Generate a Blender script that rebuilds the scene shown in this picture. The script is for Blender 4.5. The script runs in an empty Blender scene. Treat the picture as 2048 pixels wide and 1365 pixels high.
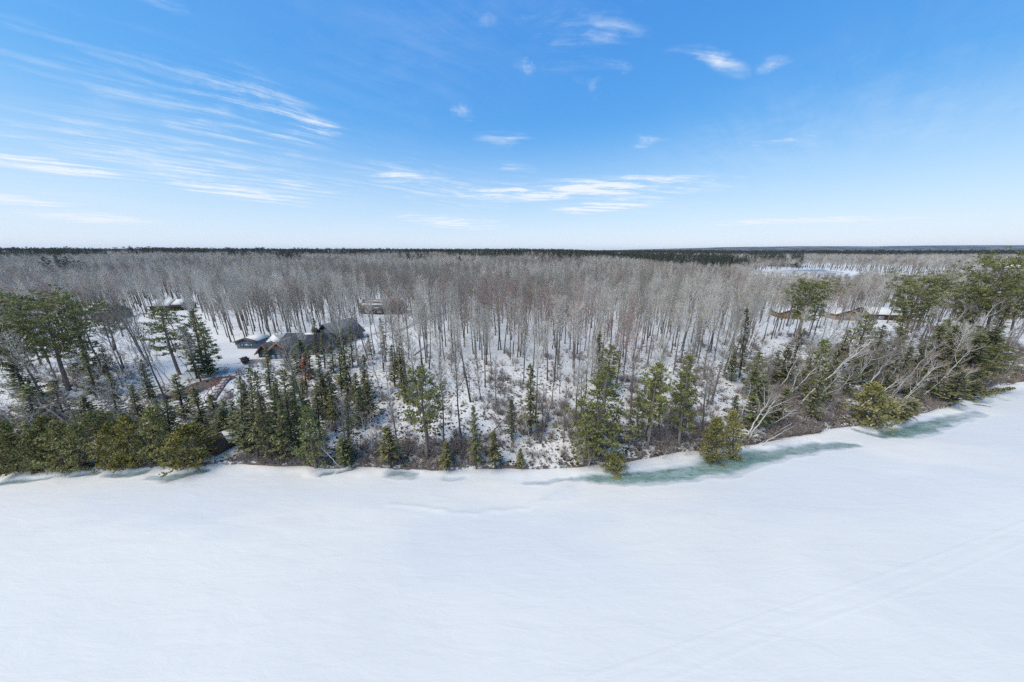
import bpy, math
import numpy as np
from mathutils import Matrix, Vector, Quaternion
rad = math.radians
scene = bpy.context.scene
COL = scene.collection

# ------------------------------------------------------------------ camera
CAM_H = 35.0
cam_d = bpy.data.cameras.new("camera")
cam = bpy.data.objects.new("camera", cam_d); COL.objects.link(cam)
cam.location = (0, 0, CAM_H)
cam.rotation_euler = (rad(90 - 17.0), 0, 0)
cam_d.sensor_width = 36.0
cam_d.lens = 590.0 / 2048 * 36.0
cam_d.clip_start = 0.5; cam_d.clip_end = 40000
scene.camera = cam

# ------------------------------------------------------------------ world / sky
SUN_EL, SUN_AZ = 54.0, 238.0          # azimuth clockwise from +Y (the view direction)
world = bpy.data.worlds.new("World"); scene.world = world
world.use_nodes = True
nt = world.node_tree; nt.nodes.clear()
def N(tree, kind, **kw):
    n = tree.nodes.new(kind)
    for k, v in kw.items(): setattr(n, k, v)
    return n
def math_node(tree, op, a, b=None, c=None, clamp=False):
    n = N(tree, "ShaderNodeMath", operation=op, use_clamp=clamp)
    for i, v in enumerate((a, b, c)):
        if v is None: continue
        if isinstance(v, (int, float)): n.inputs[i].default_value = v
        else: tree.links.new(v, n.inputs[i])
    return n.outputs[0]
sky = N(nt, "ShaderNodeTexSky", sky_type='NISHITA', sun_disc=False)
sky.sun_elevation = rad(SUN_EL); sky.sun_rotation = rad(SUN_AZ)
sky.altitude = 0; sky.air_density = 1.0; sky.dust_density = 0.2; sky.ozone_density = 3.0
# grade the physical sky to the deep winter blue of the place (per channel power and gain)
SKY_STRENGTH = 0.12; EXPO = 2 ** 0.58
sc_ = N(nt, "ShaderNodeSeparateColor"); nt.links.new(sky.outputs[0], sc_.inputs[0])
hs = N(nt, "ShaderNodeCombineColor")
for i, (gain, power) in enumerate(((0.84 / EXPO, 1.12), (0.90 / EXPO, 0.66), (1.06 / EXPO, 0.29))):
    ch = math_node(nt, 'POWER', math_node(nt, 'MULTIPLY', sc_.outputs[i], SKY_STRENGTH), power)
    nt.links.new(math_node(nt, 'MULTIPLY', ch, gain / SKY_STRENGTH), hs.inputs[i])
# thin cirrus on a high flat layer: direction projected on a plane
tc = N(nt, "ShaderNodeTexCoord")
sp = N(nt, "ShaderNodeSeparateXYZ"); nt.links.new(tc.outputs['Generated'], sp.inputs[0])
zz = math_node(nt, 'MAXIMUM', math_node(nt, 'ADD', sp.outputs[2], 0.06), 0.02)
u = math_node(nt, 'DIVIDE', sp.outputs[0], zz); v = math_node(nt, 'DIVIDE', sp.outputs[1], zz)
cb = N(nt, "ShaderNodeCombineXYZ"); nt.links.new(u, cb.inputs[0]); nt.links.new(v, cb.inputs[1])
def noise(tree, vec, scale, detail=6, rough=0.6, dist=0.0, loc=(0,0,0), rotz=0.0, sc=(1,1,1)):
    mp = N(tree, "ShaderNodeMapping"); mp.inputs['Location'].default_value = loc
    mp.inputs['Rotation'].default_value = (0, 0, rotz); mp.inputs['Scale'].default_value = sc
    tree.links.new(vec, mp.inputs[0])
    n = N(tree, "ShaderNodeTexNoise"); n.inputs['Scale'].default_value = scale
    n.inputs['Detail'].default_value = detail; n.inputs['Roughness'].default_value = rough
    n.inputs['Distortion'].default_value = dist
    tree.links.new(mp.outputs[0], n.inputs['Vector'])
    return n.outputs[0]
def ramp(tree, val, a, b, lo=0.0, hi=1.0):
    n = N(tree, "ShaderNodeMapRange", interpolation_type='SMOOTHSTEP', clamp=True)
    n.inputs[1].default_value = a; n.inputs[2].default_value = b
    n.inputs[3].default_value = lo; n.inputs[4].default_value = hi
    tree.links.new(val, n.inputs[0]); return n.outputs[0]
warp = N(nt, "ShaderNodeTexNoise"); warp.inputs['Scale'].default_value = 1.6; warp.inputs['Detail'].default_value = 2
nt.links.new(cb.outputs[0], warp.inputs['Vector'])
wv = N(nt, "ShaderNodeVectorMath", operation='MULTIPLY_ADD'); nt.links.new(warp.outputs['Color'], wv.inputs[0])
wv.inputs[1].default_value = (0.5, 0.5, 0); nt.links.new(cb.outputs[0], wv.inputs[2])
wv2 = N(nt, "ShaderNodeVectorMath", operation='SUBTRACT'); nt.links.new(wv.outputs[0], wv2.inputs[0]); wv2.inputs[1].default_value = (0.25, 0.25, 0)
wv3 = N(nt, "ShaderNodeVectorMath", operation='MULTIPLY_ADD'); nt.links.new(warp.outputs['Color'], wv3.inputs[0])
wv3.inputs[1].default_value = (0.16, 0.16, 0); nt.links.new(cb.outputs[0], wv3.inputs[2])
def streaks(ang, loc, long_, short_, scale):
    mp = N(nt, "ShaderNodeMapping", vector_type='TEXTURE'); mp.inputs['Rotation'].default_value = (0, 0, rad(ang))
    mp.inputs['Scale'].default_value = (long_, short_, 1); nt.links.new(wv3.outputs[0], mp.inputs[0])
    return noise(nt, mp.outputs[0], scale, 5, 0.62, 0.0, loc)
sA = streaks(42, (3.1, 1.7, 0), 1.5, 0.22, 1.6); sB = streaks(4, (5.1, 2.7, 0), 1.1, 0.25, 1.5)
wisp = noise(nt, wv2.outputs[0], 3.4, 5, 0.74, 0.0, (7.3, 2.2, 0))
broad = noise(nt, cb.outputs[0], 0.42, 1, 0.5, 0.2, (1.2, 5.1, 0))
st = ramp(nt, sA, 0.34, 0.70); sb = ramp(nt, sB, 0.34, 0.70); ws = ramp(nt, wisp, 0.40, 0.72)
# cirrus fields: centre u, v, half sizes along / across the wind, strength, streak share
world.cycles.sampling_method = 'MANUAL'; world.cycles.sample_map_resolution = 256
FIELDS = [
    (-1.92, 2.32, 1.26, 1.02, 82.4, 0.60, 1.00),
    (-2.79, 3.31, 2.04, 1.36, 68.3, 0.68, 1.00),
    (-0.98, 4.13, 2.32, 1.36, 60.0, 0.55, 0.60),
    (0.36, 1.78, 0.48, 0.42, 40.9, 0.35, 0.20),
    (1.30, 4.67, 3.33, 1.36, 25.3, 0.45, 0.30),
    (-1.51, 2.14, 0.68, 0.41, 57.0, 0.85, 1.00),
    (-1.41, 2.34, 0.37, 0.26, 59.6, 1.25, 1.00),
    (-1.76, 2.47, 0.52, 0.24, 54.6, 0.80, 1.00),
    (-3.95, 2.89, 0.62, 0.54, 35.9, 1.10, 1.00),
    (-3.36, 3.91, 1.63, 0.61, 77.6, 0.90, 1.00),
    (-2.63, 2.40, 0.92, 0.34, 50.0, 0.45, 1.00),
    (-3.37, 2.44, 0.48, 0.09, 32.6, 0.55, 1.00),
    (0.95, 1.78, 0.34, 0.08, 8.2, 1.05, 0.30),
    (0.02, 1.83, 0.20, 0.10, 20.1, 0.85, 0.50),
    (0.32, 1.60, 0.33, 0.17, 14.0, 0.80, 0.20),
    (0.47, 1.85, 0.19, 0.10, 26.7, 0.80, 0.40),
    (0.41, 1.99, 0.20, 0.09, 38.0, 0.50, 0.40),
    (0.76, 4.18, 2.21, 0.71, -14.9, 1.35, 0.30),
    (-0.03, 3.40, 0.39, 0.51, -37.1, 0.50, 0.30),
    (1.51, 5.13, 1.28, 0.68, -39.3, 1.20, 0.30),
    (5.36, 5.79, 2.20, 0.58, -31.0, 1.20, 0.30),
    (1.27, 1.75, 0.11, 0.09, 2.1, 0.55, 0.30),
    (-0.08, 2.60, 0.33, 0.26, -16.9, 0.70, 0.20),
    (-0.30, 2.28, 0.20, 0.17, 23.7, 0.65, 0.30),
    (2.10, 2.58, 0.50, 0.17, -37.1, 0.75, 0.40),
    (-1.17, 3.53, 0.81, 0.51, 32.7, 0.80, 0.50),
    (-5.91, 3.81, 0.58, 0.68, 118.5, 1.00, 1.00),
    (-6.65, 5.08, 1.16, 1.02, 115.4, 0.90, 1.00),
    (-1.17, 6.93, 2.12, 1.19, 52.3, 0.90, 0.40),
    (-0.10, 1.44, 0.11, 0.09, 8.6, 0.50, 0.40),
    (-1.32, 1.39, 0.11, 0.09, 9.7, 0.60, 0.60),
    (0.07, 1.47, 0.09, 0.07, 35.1, 0.50, 0.50),
    (1.08, 2.66, 0.22, 0.17, -12.6, 0.70, 0.30),
    (1.75, 1.40, 0.09, 0.09, -70.7, 0.40, 0.60),
    (0.47, 1.46, 0.12, 0.10, 24.5, 0.40, 0.40),
]
masks = {}
for (cu, cv, ra, rb, ang, amp, sh) in FIELDS:
    mp = N(nt, "ShaderNodeMapping", vector_type='TEXTURE')
    mp.inputs['Location'].default_value = (cu, cv, 0); mp.inputs['Rotation'].default_value = (0, 0, rad(ang))
    mp.inputs['Scale'].default_value = (ra, rb, 1)
    nt.links.new(wv2.outputs[0], mp.inputs[0])
    ln = N(nt, "ShaderNodeVectorMath", operation='LENGTH'); nt.links.new(mp.outputs[0], ln.inputs[0])
    m = ramp(nt, ln.outputs['Value'], 0.0, 1.25, amp, 0.0)
    key = 2 if ra < 0.3 else (1 if sh < 0.6 else 0)
    masks[key] = m if key not in masks else math_node(nt, 'MAXIMUM', masks[key], m)
acc = None
for key, m in masks.items():
    tex = math_node(nt, 'MULTIPLY_ADD', ws, 0.35 if key < 2 else 0.6, math_node(nt, 'MULTIPLY_ADD', (st, sb, sb)[key], 0.75 if key < 2 else 0.55, 0.10))
    w = math_node(nt, 'MULTIPLY', ramp(nt, math_node(nt, 'MULTIPLY', m, tex), 0.10, 1.05), 0.95)
    acc = w if acc is None else math_node(nt, 'MAXIMUM', acc, w)
thin = math_node(nt, 'MULTIPLY', math_node(nt, 'MULTIPLY', math_node(nt, 'ADD', st, ws), ramp(nt, broad, 0.40, 0.75)), 0.07)
veil = ramp(nt, sp.outputs[2], -0.02, 0.34, 0.62, 0.0)
cl = math_node(nt, 'ADD', math_node(nt, 'MAXIMUM', acc, thin), veil, clamp=True)
mix = N(nt, "ShaderNodeMix", data_type='RGBA')
nt.links.new(cl, mix.inputs[0]); nt.links.new(hs.outputs[0], mix.inputs[6])
mix.inputs[7].default_value = (0.86 / SKY_STRENGTH / EXPO, 0.93 / SKY_STRENGTH / EXPO, 1.02 / SKY_STRENGTH / EXPO, 1)
bg = N(nt, "ShaderNodeBackground"); bg.inputs['Strength'].default_value = SKY_STRENGTH
nt.links.new(mix.outputs[2], bg.inputs[0])
wo = N(nt, "ShaderNodeOutputWorld"); nt.links.new(bg.outputs[0], wo.inputs[0])

# ------------------------------------------------------------------ sun (veiled by thin cirrus: soft edged)
sun_d = bpy.data.lights.new("sun", 'SUN'); sun = bpy.data.objects.new("sun", sun_d); COL.objects.link(sun)
sun_d.energy = 2.4; sun_d.angle = rad(50); sun_d.color = (1.0, 0.91, 0.78)
_sd = Vector((math.sin(rad(SUN_AZ)) * math.cos(rad(SUN_EL)), math.cos(rad(SUN_AZ)) * math.cos(rad(SUN_EL)), math.sin(rad(SUN_EL))))
sun.rotation_euler = _sd.to_track_quat('Z', 'Y').to_euler()
sun.location = (0, -50, 120)

scene.view_settings.view_transform = 'Standard'; scene.view_settings.look = 'None'
scene.view_settings.exposure = 0.58; scene.view_settings.gamma = 1.0
scene.render.engine = 'CYCLES'
cy = scene.cycles
cy.max_bounces = 4; cy.diffuse_bounces = 3; cy.glossy_bounces = 2; cy.transmission_bounces = 2
cy.volume_bounces = 0; cy.use_denoising = False; cy.use_adaptive_sampling = True; cy.adaptive_threshold = 0.02
cy.sample_clamp_indirect = 3.0; cy.sample_clamp_direct = 6.0

# ------------------------------------------------------------------ numpy helpers
def sstep(a, b, x):
    t = np.clip((np.asarray(x, float) - a) / (b - a), 0, 1); return t * t * (3 - 2 * t)
_pt = np.random.RandomState(11).rand(256, 256)
def vnoise(x, y):
    x = np.asarray(x, float); y = np.asarray(y, float)
    xi = np.floor(x).astype(int); yi = np.floor(y).astype(int); fx = x - xi; fy = y - yi
    fx = fx * fx * (3 - 2 * fx); fy = fy * fy * (3 - 2 * fy)
    a = _pt[xi % 256, yi % 256]; b = _pt[(xi + 1) % 256, yi % 256]
    c = _pt[xi % 256, (yi + 1) % 256]; d = _pt[(xi + 1) % 256, (yi + 1) % 256]
    return (a * (1 - fx) + b * fx) * (1 - fy) + (c * (1 - fx) + d * fx) * fy
def fbm(x, y, o=4):
    s = 0; a = 0.5; t = 0
    for i in range(o):
        s = s + a * vnoise(np.asarray(x) * 2 ** i + 17.3 * i, np.asarray(y) * 2 ** i + 5.1 * i); t += a; a *= 0.5
    return s / t

# ------------------------------------------------------------------ shape of the place
SX = np.array([-9000, -400, -84, -68, -58, -49, -31, -18.7, -10, -2, 6.3, 14.8, 23.2, 33.2, 44.6, 53.9, 62, 69.5, 78.5, 92.2, 107.2, 121, 131, 143, 200, 320, 900, 9000.])
SY = np.array([30, 36, 39.7, 40.3, 41.0, 41.7, 40.8, 40.9, 40.4, 40.5, 40.6, 41.3, 43.1, 45.3, 47.1, 49.1, 51.4, 52.7, 54.2, 58.2, 63.1, 69.0, 72.0, 75.2, 92, 118, 200, 900.])
def shore_y(x):
    x = np.asarray(x, float)
    return np.interp(x, SX, SY) + (fbm(x / 5.0, x * 0 + 3.3, 3) - 0.5) * 1.5
def inland(x, y):
    x = np.asarray(x, float)
    sl = (np.interp(x + 5, SX, SY) - np.interp(x - 5, SX, SY)) / 10
    return (np.asarray(y, float) - shore_y(x)) / np.sqrt(1 + sl * sl)
def ground_z(x, y):
    x = np.asarray(x, float); y = np.asarray(y, float)
    t = inland(x, y); r = np.hypot(x, y)
    u = np.clip(t / 31.0, 0, 1)
    z = -0.25 + 0.85 * sstep(-0.05, 0.45, t) + 5.35 * (0.5 * u * u * (3 - 2 * u) + 0.5 * u * (2 - u))
    z = z + (fbm(x / 9, y / 9, 3) - 0.5) * 1.3 * np.clip(t / 6, 0, 1) * (1 - 0.6 * sstep(34, 40, t))
    low = sstep(150, 300, x) * sstep(150, 290, y) * (1 - 0.75 * sstep(750, 1100, r))
    z = z + 5.0 * sstep(300, 620, r) * (1 - sstep(60, 260, x - 0.12 * y)) + 5.0 * sstep(650, 1500, r) * (1 - 0.55 * sstep(0.45, 0.8, x / np.maximum(y, 1)))
    z = z + (fbm(x / 180 + 9, y / 180, 3) - 0.5) * 6 * sstep(180, 500, r)
    z = z * (1 - low) + 2.0 * low
    return np.where(t > -0.05, z, -0.25)


# ------------------------------------------------------------------ materials
def mat_new(name):
    m = bpy.data.materials.new(name); m.use_nodes = True
    t = m.node_tree; b = t.nodes['Principled BSDF']
    return m, t, b
def bump(t, b, h, strength, dist):
    n = N(t, "ShaderNodeBump"); n.inputs['Strength'].default_value = strength; n.inputs['Distance'].default_value = dist
    t.links.new(h, n.inputs['Height']); t.links.new(n.outputs[0], b.inputs['Normal'])
def mixc(t, f, a, b):
    n = N(t, "ShaderNodeMix", data_type='RGBA')
    if isinstance(f, (int, float)): n.inputs[0].default_value = f
    else: t.links.new(f, n.inputs[0])
    for i, v in ((6, a), (7, b)):
        if isinstance(v, tuple): n.inputs[i].default_value = v + (1,) if len(v) == 3 else v
        else: t.links.new(v, n.inputs[i])
    return n.outputs[2]
def attr(t, name):
    return N(t, "ShaderNodeAttribute", attribute_name=name)
def pos(t):
    return N(t, "ShaderNodeNewGeometry").outputs['Position']

def tint_material(name, rough=0.85, vary=0.25, translucent=0.0):
    """colour from the mesh's own 'tint', slightly different brightness for each plant"""
    m, t, b = mat_new(name)
    a = attr(t, "tint")
    oi = N(t, "ShaderNodeObjectInfo")
    br = ramp(t, oi.outputs['Random'], 0, 1, 1 - vary, 1 + vary)
    br.node.interpolation_type = 'LINEAR'
    mul = N(t, "ShaderNodeVectorMath", operation='SCALE')
    t.links.new(a.outputs['Color'], mul.inputs[0]); t.links.new(br, mul.inputs['Scale'])
    t.links.new(mul.outputs[0], b.inputs['Base Color'])
    b.inputs['Roughness'].default_value = rough; b.inputs['Specular IOR Level'].default_value = 0.25
    return m
M_bark = tint_material("bark", 0.9, 0.22)
M_needle = tint_material("needles", 0.7, 0.18)
M_twig = tint_material("twigs", 0.9, 0.25)

def snow_land():
    m, t, b = mat_new("patchy_snow")
    p = pos(t)
    n1 = noise(t, p, 1.7, 5, 0.65); n2 = noise(t, p, 0.16, 3, 0.5); n3 = noise(t, p, 5.0, 3, 0.6)
    spk = attr(t, "litter").outputs['Fac']
    thr = math_node(t, 'SUBTRACT', n1, math_node(t, 'MULTIPLY', spk, 0.20))
    thr = math_node(t, 'SUBTRACT', thr, math_node(t, 'MULTIPLY', math_node(t, 'SUBTRACT', n2, 0.5), 0.12))
    f = ramp(t, thr, 0.235, 0.30, 1, 0)
    snow = mixc(t, n2, (0.67, 0.65, 0.595), (0.73, 0.705, 0.635))
    lit = mixc(t, n3, (0.055, 0.042, 0.032), (0.16, 0.13, 0.10))
    col = mixc(t, f, snow, lit)
    earth = mixc(t, noise(t, p, 1.1, 5, 0.7), (0.075, 0.05, 0.038), (0.21, 0.15, 0.115))
    ea = attr(t, "earth").outputs['Fac']
    ef = ramp(t, math_node(t, 'ADD', ea, math_node(t, 'MULTIPLY', math_node(t, 'SUBTRACT', n1, 0.5), 0.9)), 0.42, 0.58)
    col = mixc(t, ef, col, earth)
    gr = attr(t, "gravel").outputs['Fac']
    gf = ramp(t, math_node(t, 'ADD', gr, math_node(t, 'MULTIPLY', math_node(t, 'SUBTRACT', n1, 0.5), 0.8)), 0.4, 0.65)
    col = mixc(t, gf, col, (0.30, 0.27, 0.25))
    wd = attr(t, "woods").outputs['Fac']
    wcol = mixc(t, noise(t, p, 0.012, 4, 0.6), (0.15, 0.135, 0.13), (0.035, 0.05, 0.035))
    col = mixc(t, wd, col, wcol)
    t.links.new(col, b.inputs['Base Color']); b.inputs['Roughness'].default_value = 0.75
    b.inputs['Specular IOR Level'].default_value = 0.2
    bump(t, b, noise(t, p, 1.2, 5, 0.6), 0.35, 0.25)
    return m
def lake_snow():
    m, t, b = mat_new("lake_snow_and_ice")
    p = pos(t)
    me = attr(t, "melt").outputs['Fac']; te = attr(t, "teal").outputs['Fac']; ti = attr(t, "tinge").outputs['Fac']
    n1 = noise(t, p, 0.9, 5, 0.65, 0.8, (0, 0, 0), 0.15, (0.5, 1.6, 1)); n2 = noise(t, p, 0.035, 4, 0.55, 0.6)
    n3 = noise(t, p, 2.4, 5, 0.7, 1.0, (4, 1, 0), 0.2, (0.45, 1.4, 1))
    snow = mixc(t, ramp(t, n2, 0.3, 0.7), (0.665, 0.645, 0.585), (0.715, 0.69, 0.615))
    snow = mixc(t, math_node(t, 'MULTIPLY', ti, 0.7), snow, (0.60, 0.605, 0.585))
    k = math_node(t, 'ADD', me, math_node(t, 'MULTIPLY', math_node(t, 'SUBTRACT', n1, 0.5), 0.75))
    f1 = ramp(t, k, 0.16, 0.52); f2 = ramp(t, k, 0.46, 0.95); f3 = ramp(t, n3, 0.50, 0.66)
    slush = (0.50, 0.525, 0.52)
    teal = mixc(t, te, (0.25, 0.275, 0.265), (0.15, 0.25, 0.21))
    teal = mixc(t, ramp(t, noise(t, p, 0.35, 4, 0.6, 0.8, (9, 2, 0), 0.2, (0.5, 1.5, 1)), 0.38, 0.64), teal, (0.28, 0.365, 0.335))
    deep = mixc(t, te, (0.12, 0.13, 0.11), (0.085, 0.115, 0.075))
    water = mixc(t, math_node(t, 'MULTIPLY', f3, 0.9), teal, deep)
    col = mixc(t, f1, snow, slush); col = mixc(t, f2, col, water)
    t.links.new(col, b.inputs['Base Color'])
    rr = N(t, "ShaderNodeMapRange"); rr.inputs[3].default_value = 0.7; rr.inputs[4].default_value = 0.16
    t.links.new(f2, rr.inputs[0]); t.links.new(rr.outputs[0], b.inputs['Roughness'])
    b.inputs['Specular IOR Level'].default_value = 0.25
    hh = math_node(t, 'ADD', noise(t, p, 0.5, 5, 0.6, 0.4, (0, 0, 0), 0.1, (0.35, 1.2, 1)), math_node(t, 'MULTIPLY', n2, 2.0))
    bump(t, b, hh, 0.4, 0.3)
    return m
M_land = snow_land(); M_lake = lake_snow()

def simple(name, c1, c2, scale=3.0, rough=0.7, bmp=0.2, sc=(1, 1, 1), spec=0.3):
    m, t, b = mat_new(name)
    tcn = N(t, "ShaderNodeTexCoord")
    n = noise(t, tcn.outputs['Object'], scale, 5, 0.6, 0.2, (0, 0, 0), 0, sc)
    t.links.new(mixc(t, ramp(t, n, 0.3, 0.7), c1, c2), b.inputs['Base Color'])
    b.inputs['Roughness'].default_value = rough; b.inputs['Specular IOR Level'].default_value = spec
    if bmp: bump(t, b, n, bmp, 0.03)
    return m
M_siding = simple("slate_blue_siding", (0.085, 0.11, 0.14), (0.11, 0.14, 0.17), 2.0, 0.7, 0.2, (1, 1, 6))
M_cabin = simple("blue_grey_siding", (0.13, 0.175, 0.22), (0.16, 0.21, 0.255), 2.0, 0.7, 0.2, (1, 1, 6))
M_shingle = simple("charcoal_shingle", (0.045, 0.047, 0.052), (0.085, 0.088, 0.095), 5.0, 0.9, 0.5, (1, 2.5, 2.5))
M_shingle_grey = simple("grey_shingle", (0.11, 0.11, 0.115), (0.17, 0.17, 0.175), 5.0, 0.9, 0.5, (1, 2.5, 2.5))  # paler grey than the charcoal shingle, same pattern
M_brown_shingle = simple("brown_shingle", (0.10, 0.075, 0.065), (0.16, 0.12, 0.105), 5.0, 0.9, 0.5)
M_roofsnow = simple("roof_snow", (0.69, 0.67, 0.62), (0.74, 0.72, 0.66), 0.8, 0.7, 0.3)
M_timber = simple("orange_timber", (0.30, 0.085, 0.03), (0.42, 0.14, 0.05), 3.0, 0.6, 0.2)
M_darkwood = simple("dark_brown_wood", (0.045, 0.032, 0.026), (0.09, 0.062, 0.05), 4.0, 0.8, 0.3)
M_tanwood = simple("tan_wood", (0.26, 0.18, 0.125), (0.34, 0.24, 0.17), 3.0, 0.8, 0.2)
M_redrail = simple("red_stained_wood", (0.20, 0.035, 0.022), (0.30, 0.055, 0.035), 4.0, 0.7, 0.2)
M_deck = simple("weathered_deck", (0.20, 0.17, 0.155), (0.30, 0.26, 0.24), 4.0, 0.8, 0.2)
M_trimdark = simple("dark_blue_trim", (0.02, 0.032, 0.045), (0.035, 0.05, 0.065), 4.0, 0.5, 0)
M_white = simple("white_paint", (0.72, 0.73, 0.74), (0.8, 0.8, 0.8), 2.0, 0.5, 0)
M_black = simple("black_cover", (0.012, 0.012, 0.013), (0.03, 0.03, 0.032), 4.0, 0.6, 0.1)
M_grey = simple("grey_siding", (0.24, 0.24, 0.25), (0.32, 0.32, 0.33), 2.0, 0.8, 0.1)
def glass_mat():
    m, t, b = mat_new("window_glass")
    b.inputs['Base Color'].default_value = (0.30, 0.37, 0.42, 1); b.inputs['Roughness'].default_value = 0.08
    b.inputs['Specular IOR Level'].default_value = 0.8; b.inputs['Metallic'].default_value = 0.35
    return m
M_glass = glass_mat()

# ------------------------------------------------------------------ mesh builder
class MB:
    def __init__(s): s.v = []; s.c = []; s.q = []; s.t = []; s.n = 0
    def add(s, V, C, Q=None, T=None):
        V = np.asarray(V, float).reshape(-1, 3); C = np.asarray(C, float)
        if C.ndim == 1: C = np.tile(C, (len(V), 1))
        s.v.append(V); s.c.append(C)
        if Q is not None and len(Q): s.q.append(np.asarray(Q) + s.n)
        if T is not None and len(T): s.t.append(np.asarray(T) + s.n)
        s.n += len(V)
    def tube(s, P, R, k, col):
        P = np.asarray(P, float); R = np.asarray(R, float); n = len(P)
        d = np.gradient(P, axis=0); d /= np.linalg.norm(d, axis=1)[:, None] + 1e-9
        ref = np.where(np.abs(d[:, 2:3]) > 0.9, np.array([[1.0, 0, 0]]), np.array([[0, 0, 1.0]]))
        a = np.cross(d, ref); a /= np.linalg.norm(a, axis=1)[:, None] + 1e-9; b = np.cross(d, a)
        th = np.arange(k) * 2 * np.pi / k
        V = P[:, None, :] + R[:, None, None] * (np.cos(th)[None, :, None] * a[:, None, :] + np.sin(th)[None, :, None] * b[:, None, :])
        C = np.asarray(col, float)
        C = np.repeat(C, k, axis=0) if C.ndim == 2 else C
        i = np.arange(n - 1)[:, None] * k; j = np.arange(k)[None, :]; j2 = (j + 1) % k
        Q = np.stack([i + j, i + j2, i + k + j2, i + k + j], -1).reshape(-1, 4)
        s.add(V, C, Q)
    def diamonds(s, c, ax, wd, col):
        """leaf sprays: centre c, half axis ax (to the tip), half width wd: four-cornered blades"""
        V = np.stack([c - ax * 0.9, c + wd - ax * 0.1, c + ax, c - wd - ax * 0.1], 1)
        n = len(c); C = np.repeat(col, 4, axis=0)
        Q = np.arange(n * 4).reshape(n, 4)
        s.add(V, C, Q)
    def box(s, x0, x1, y0, y1, z0, z1, col=(0.5, 0.5, 0.5)):
        V = [(x, y, z) for z in (z0, z1) for y in (y0, y1) for x in (x0, x1)]
        s.add(V, np.array(col), [(0, 2, 3, 1), (4, 5, 7, 6), (0, 1, 5, 4), (2, 6, 7, 3), (0, 4, 6, 2), (1, 3, 7, 5)])
    def prism(s, poly, d, col=(0.5, 0.5, 0.5)):
        """polygon (list of 3D points) pushed along vector d"""
        P = np.asarray(poly, float); n = len(P); V = np.vstack([P, P + np.asarray(d, float)])
        T = [(0, i + 1, i) for i in range(1, n - 1)] + [(n, n + i, n + i + 1) for i in range(1, n - 1)]
        Q = [(i, (i + 1) % n, n + (i + 1) % n, n + i) for i in range(n)]
        s.add(V, np.array(col), Q, T)
    def mesh(s, name, mat, smooth=False):
        V = np.vstack(s.v); C = np.vstack(s.c)
        Q = np.vstack(s.q) if s.q else np.zeros((0, 4), int); T = np.vstack(s.t) if s.t else np.zeros((0, 3), int)
        me = bpy.data.meshes.new(name)
        me.vertices.add(len(V)); me.vertices.foreach_set("co", V.ravel())
        loops = np.concatenate([Q.ravel(), T.ravel()]).astype(np.int32)
        me.loops.add(len(loops)); me.loops.foreach_set("vertex_index", loops)
        me.polygons.add(len(Q) + len(T))
        st = np.concatenate([np.arange(len(Q)) * 4, len(Q) * 4 + np.arange(len(T)) * 3]).astype(np.int32)
        me.polygons.foreach_set("loop_start", st)
        if smooth: me.polygons.foreach_set("use_smooth", np.ones(len(Q) + len(T), bool))
        me.update(calc_edges=True); me.validate()
        a = me.color_attributes.new("tint", 'FLOAT_COLOR', 'POINT')
        a.data.foreach_set("color", np.hstack([C, np.ones((len(C), 1))]).astype(np.float32).ravel())
        if mat: me.materials.append(mat)
        return me
def link(name, data, parent=None):
    o = bpy.data.objects.new(name, data); COL.objects.link(o)
    if parent is not None: o.parent = parent
    return o
def tag(o, label=None, cat=None, group=None, kind=None):
    if label: o["label"] = label
    if cat: o["category"] = cat
    if group: o["group"] = group
    if kind: o["kind"] = kind
    return o

# ------------------------------------------------------------------ plants
def unit(v): return v / (np.linalg.norm(v, axis=-1, keepdims=True) + 1e-9)
def jit(rs, c, n, a=0.25):
    return np.asarray(c)[None, :] * (1 + (rs.rand(n, 1) - 0.5) * 2 * a) * (1 + (rs.rand(n, 3) - 0.5) * 0.12)
def curve(p0, p1, bend, n):
    t = np.linspace(0, 1, n)[:, None]
    return p0 * (1 - t) + p1 * t + np.asarray(bend)[None, :] * (4 * t * (1 - t))

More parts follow.
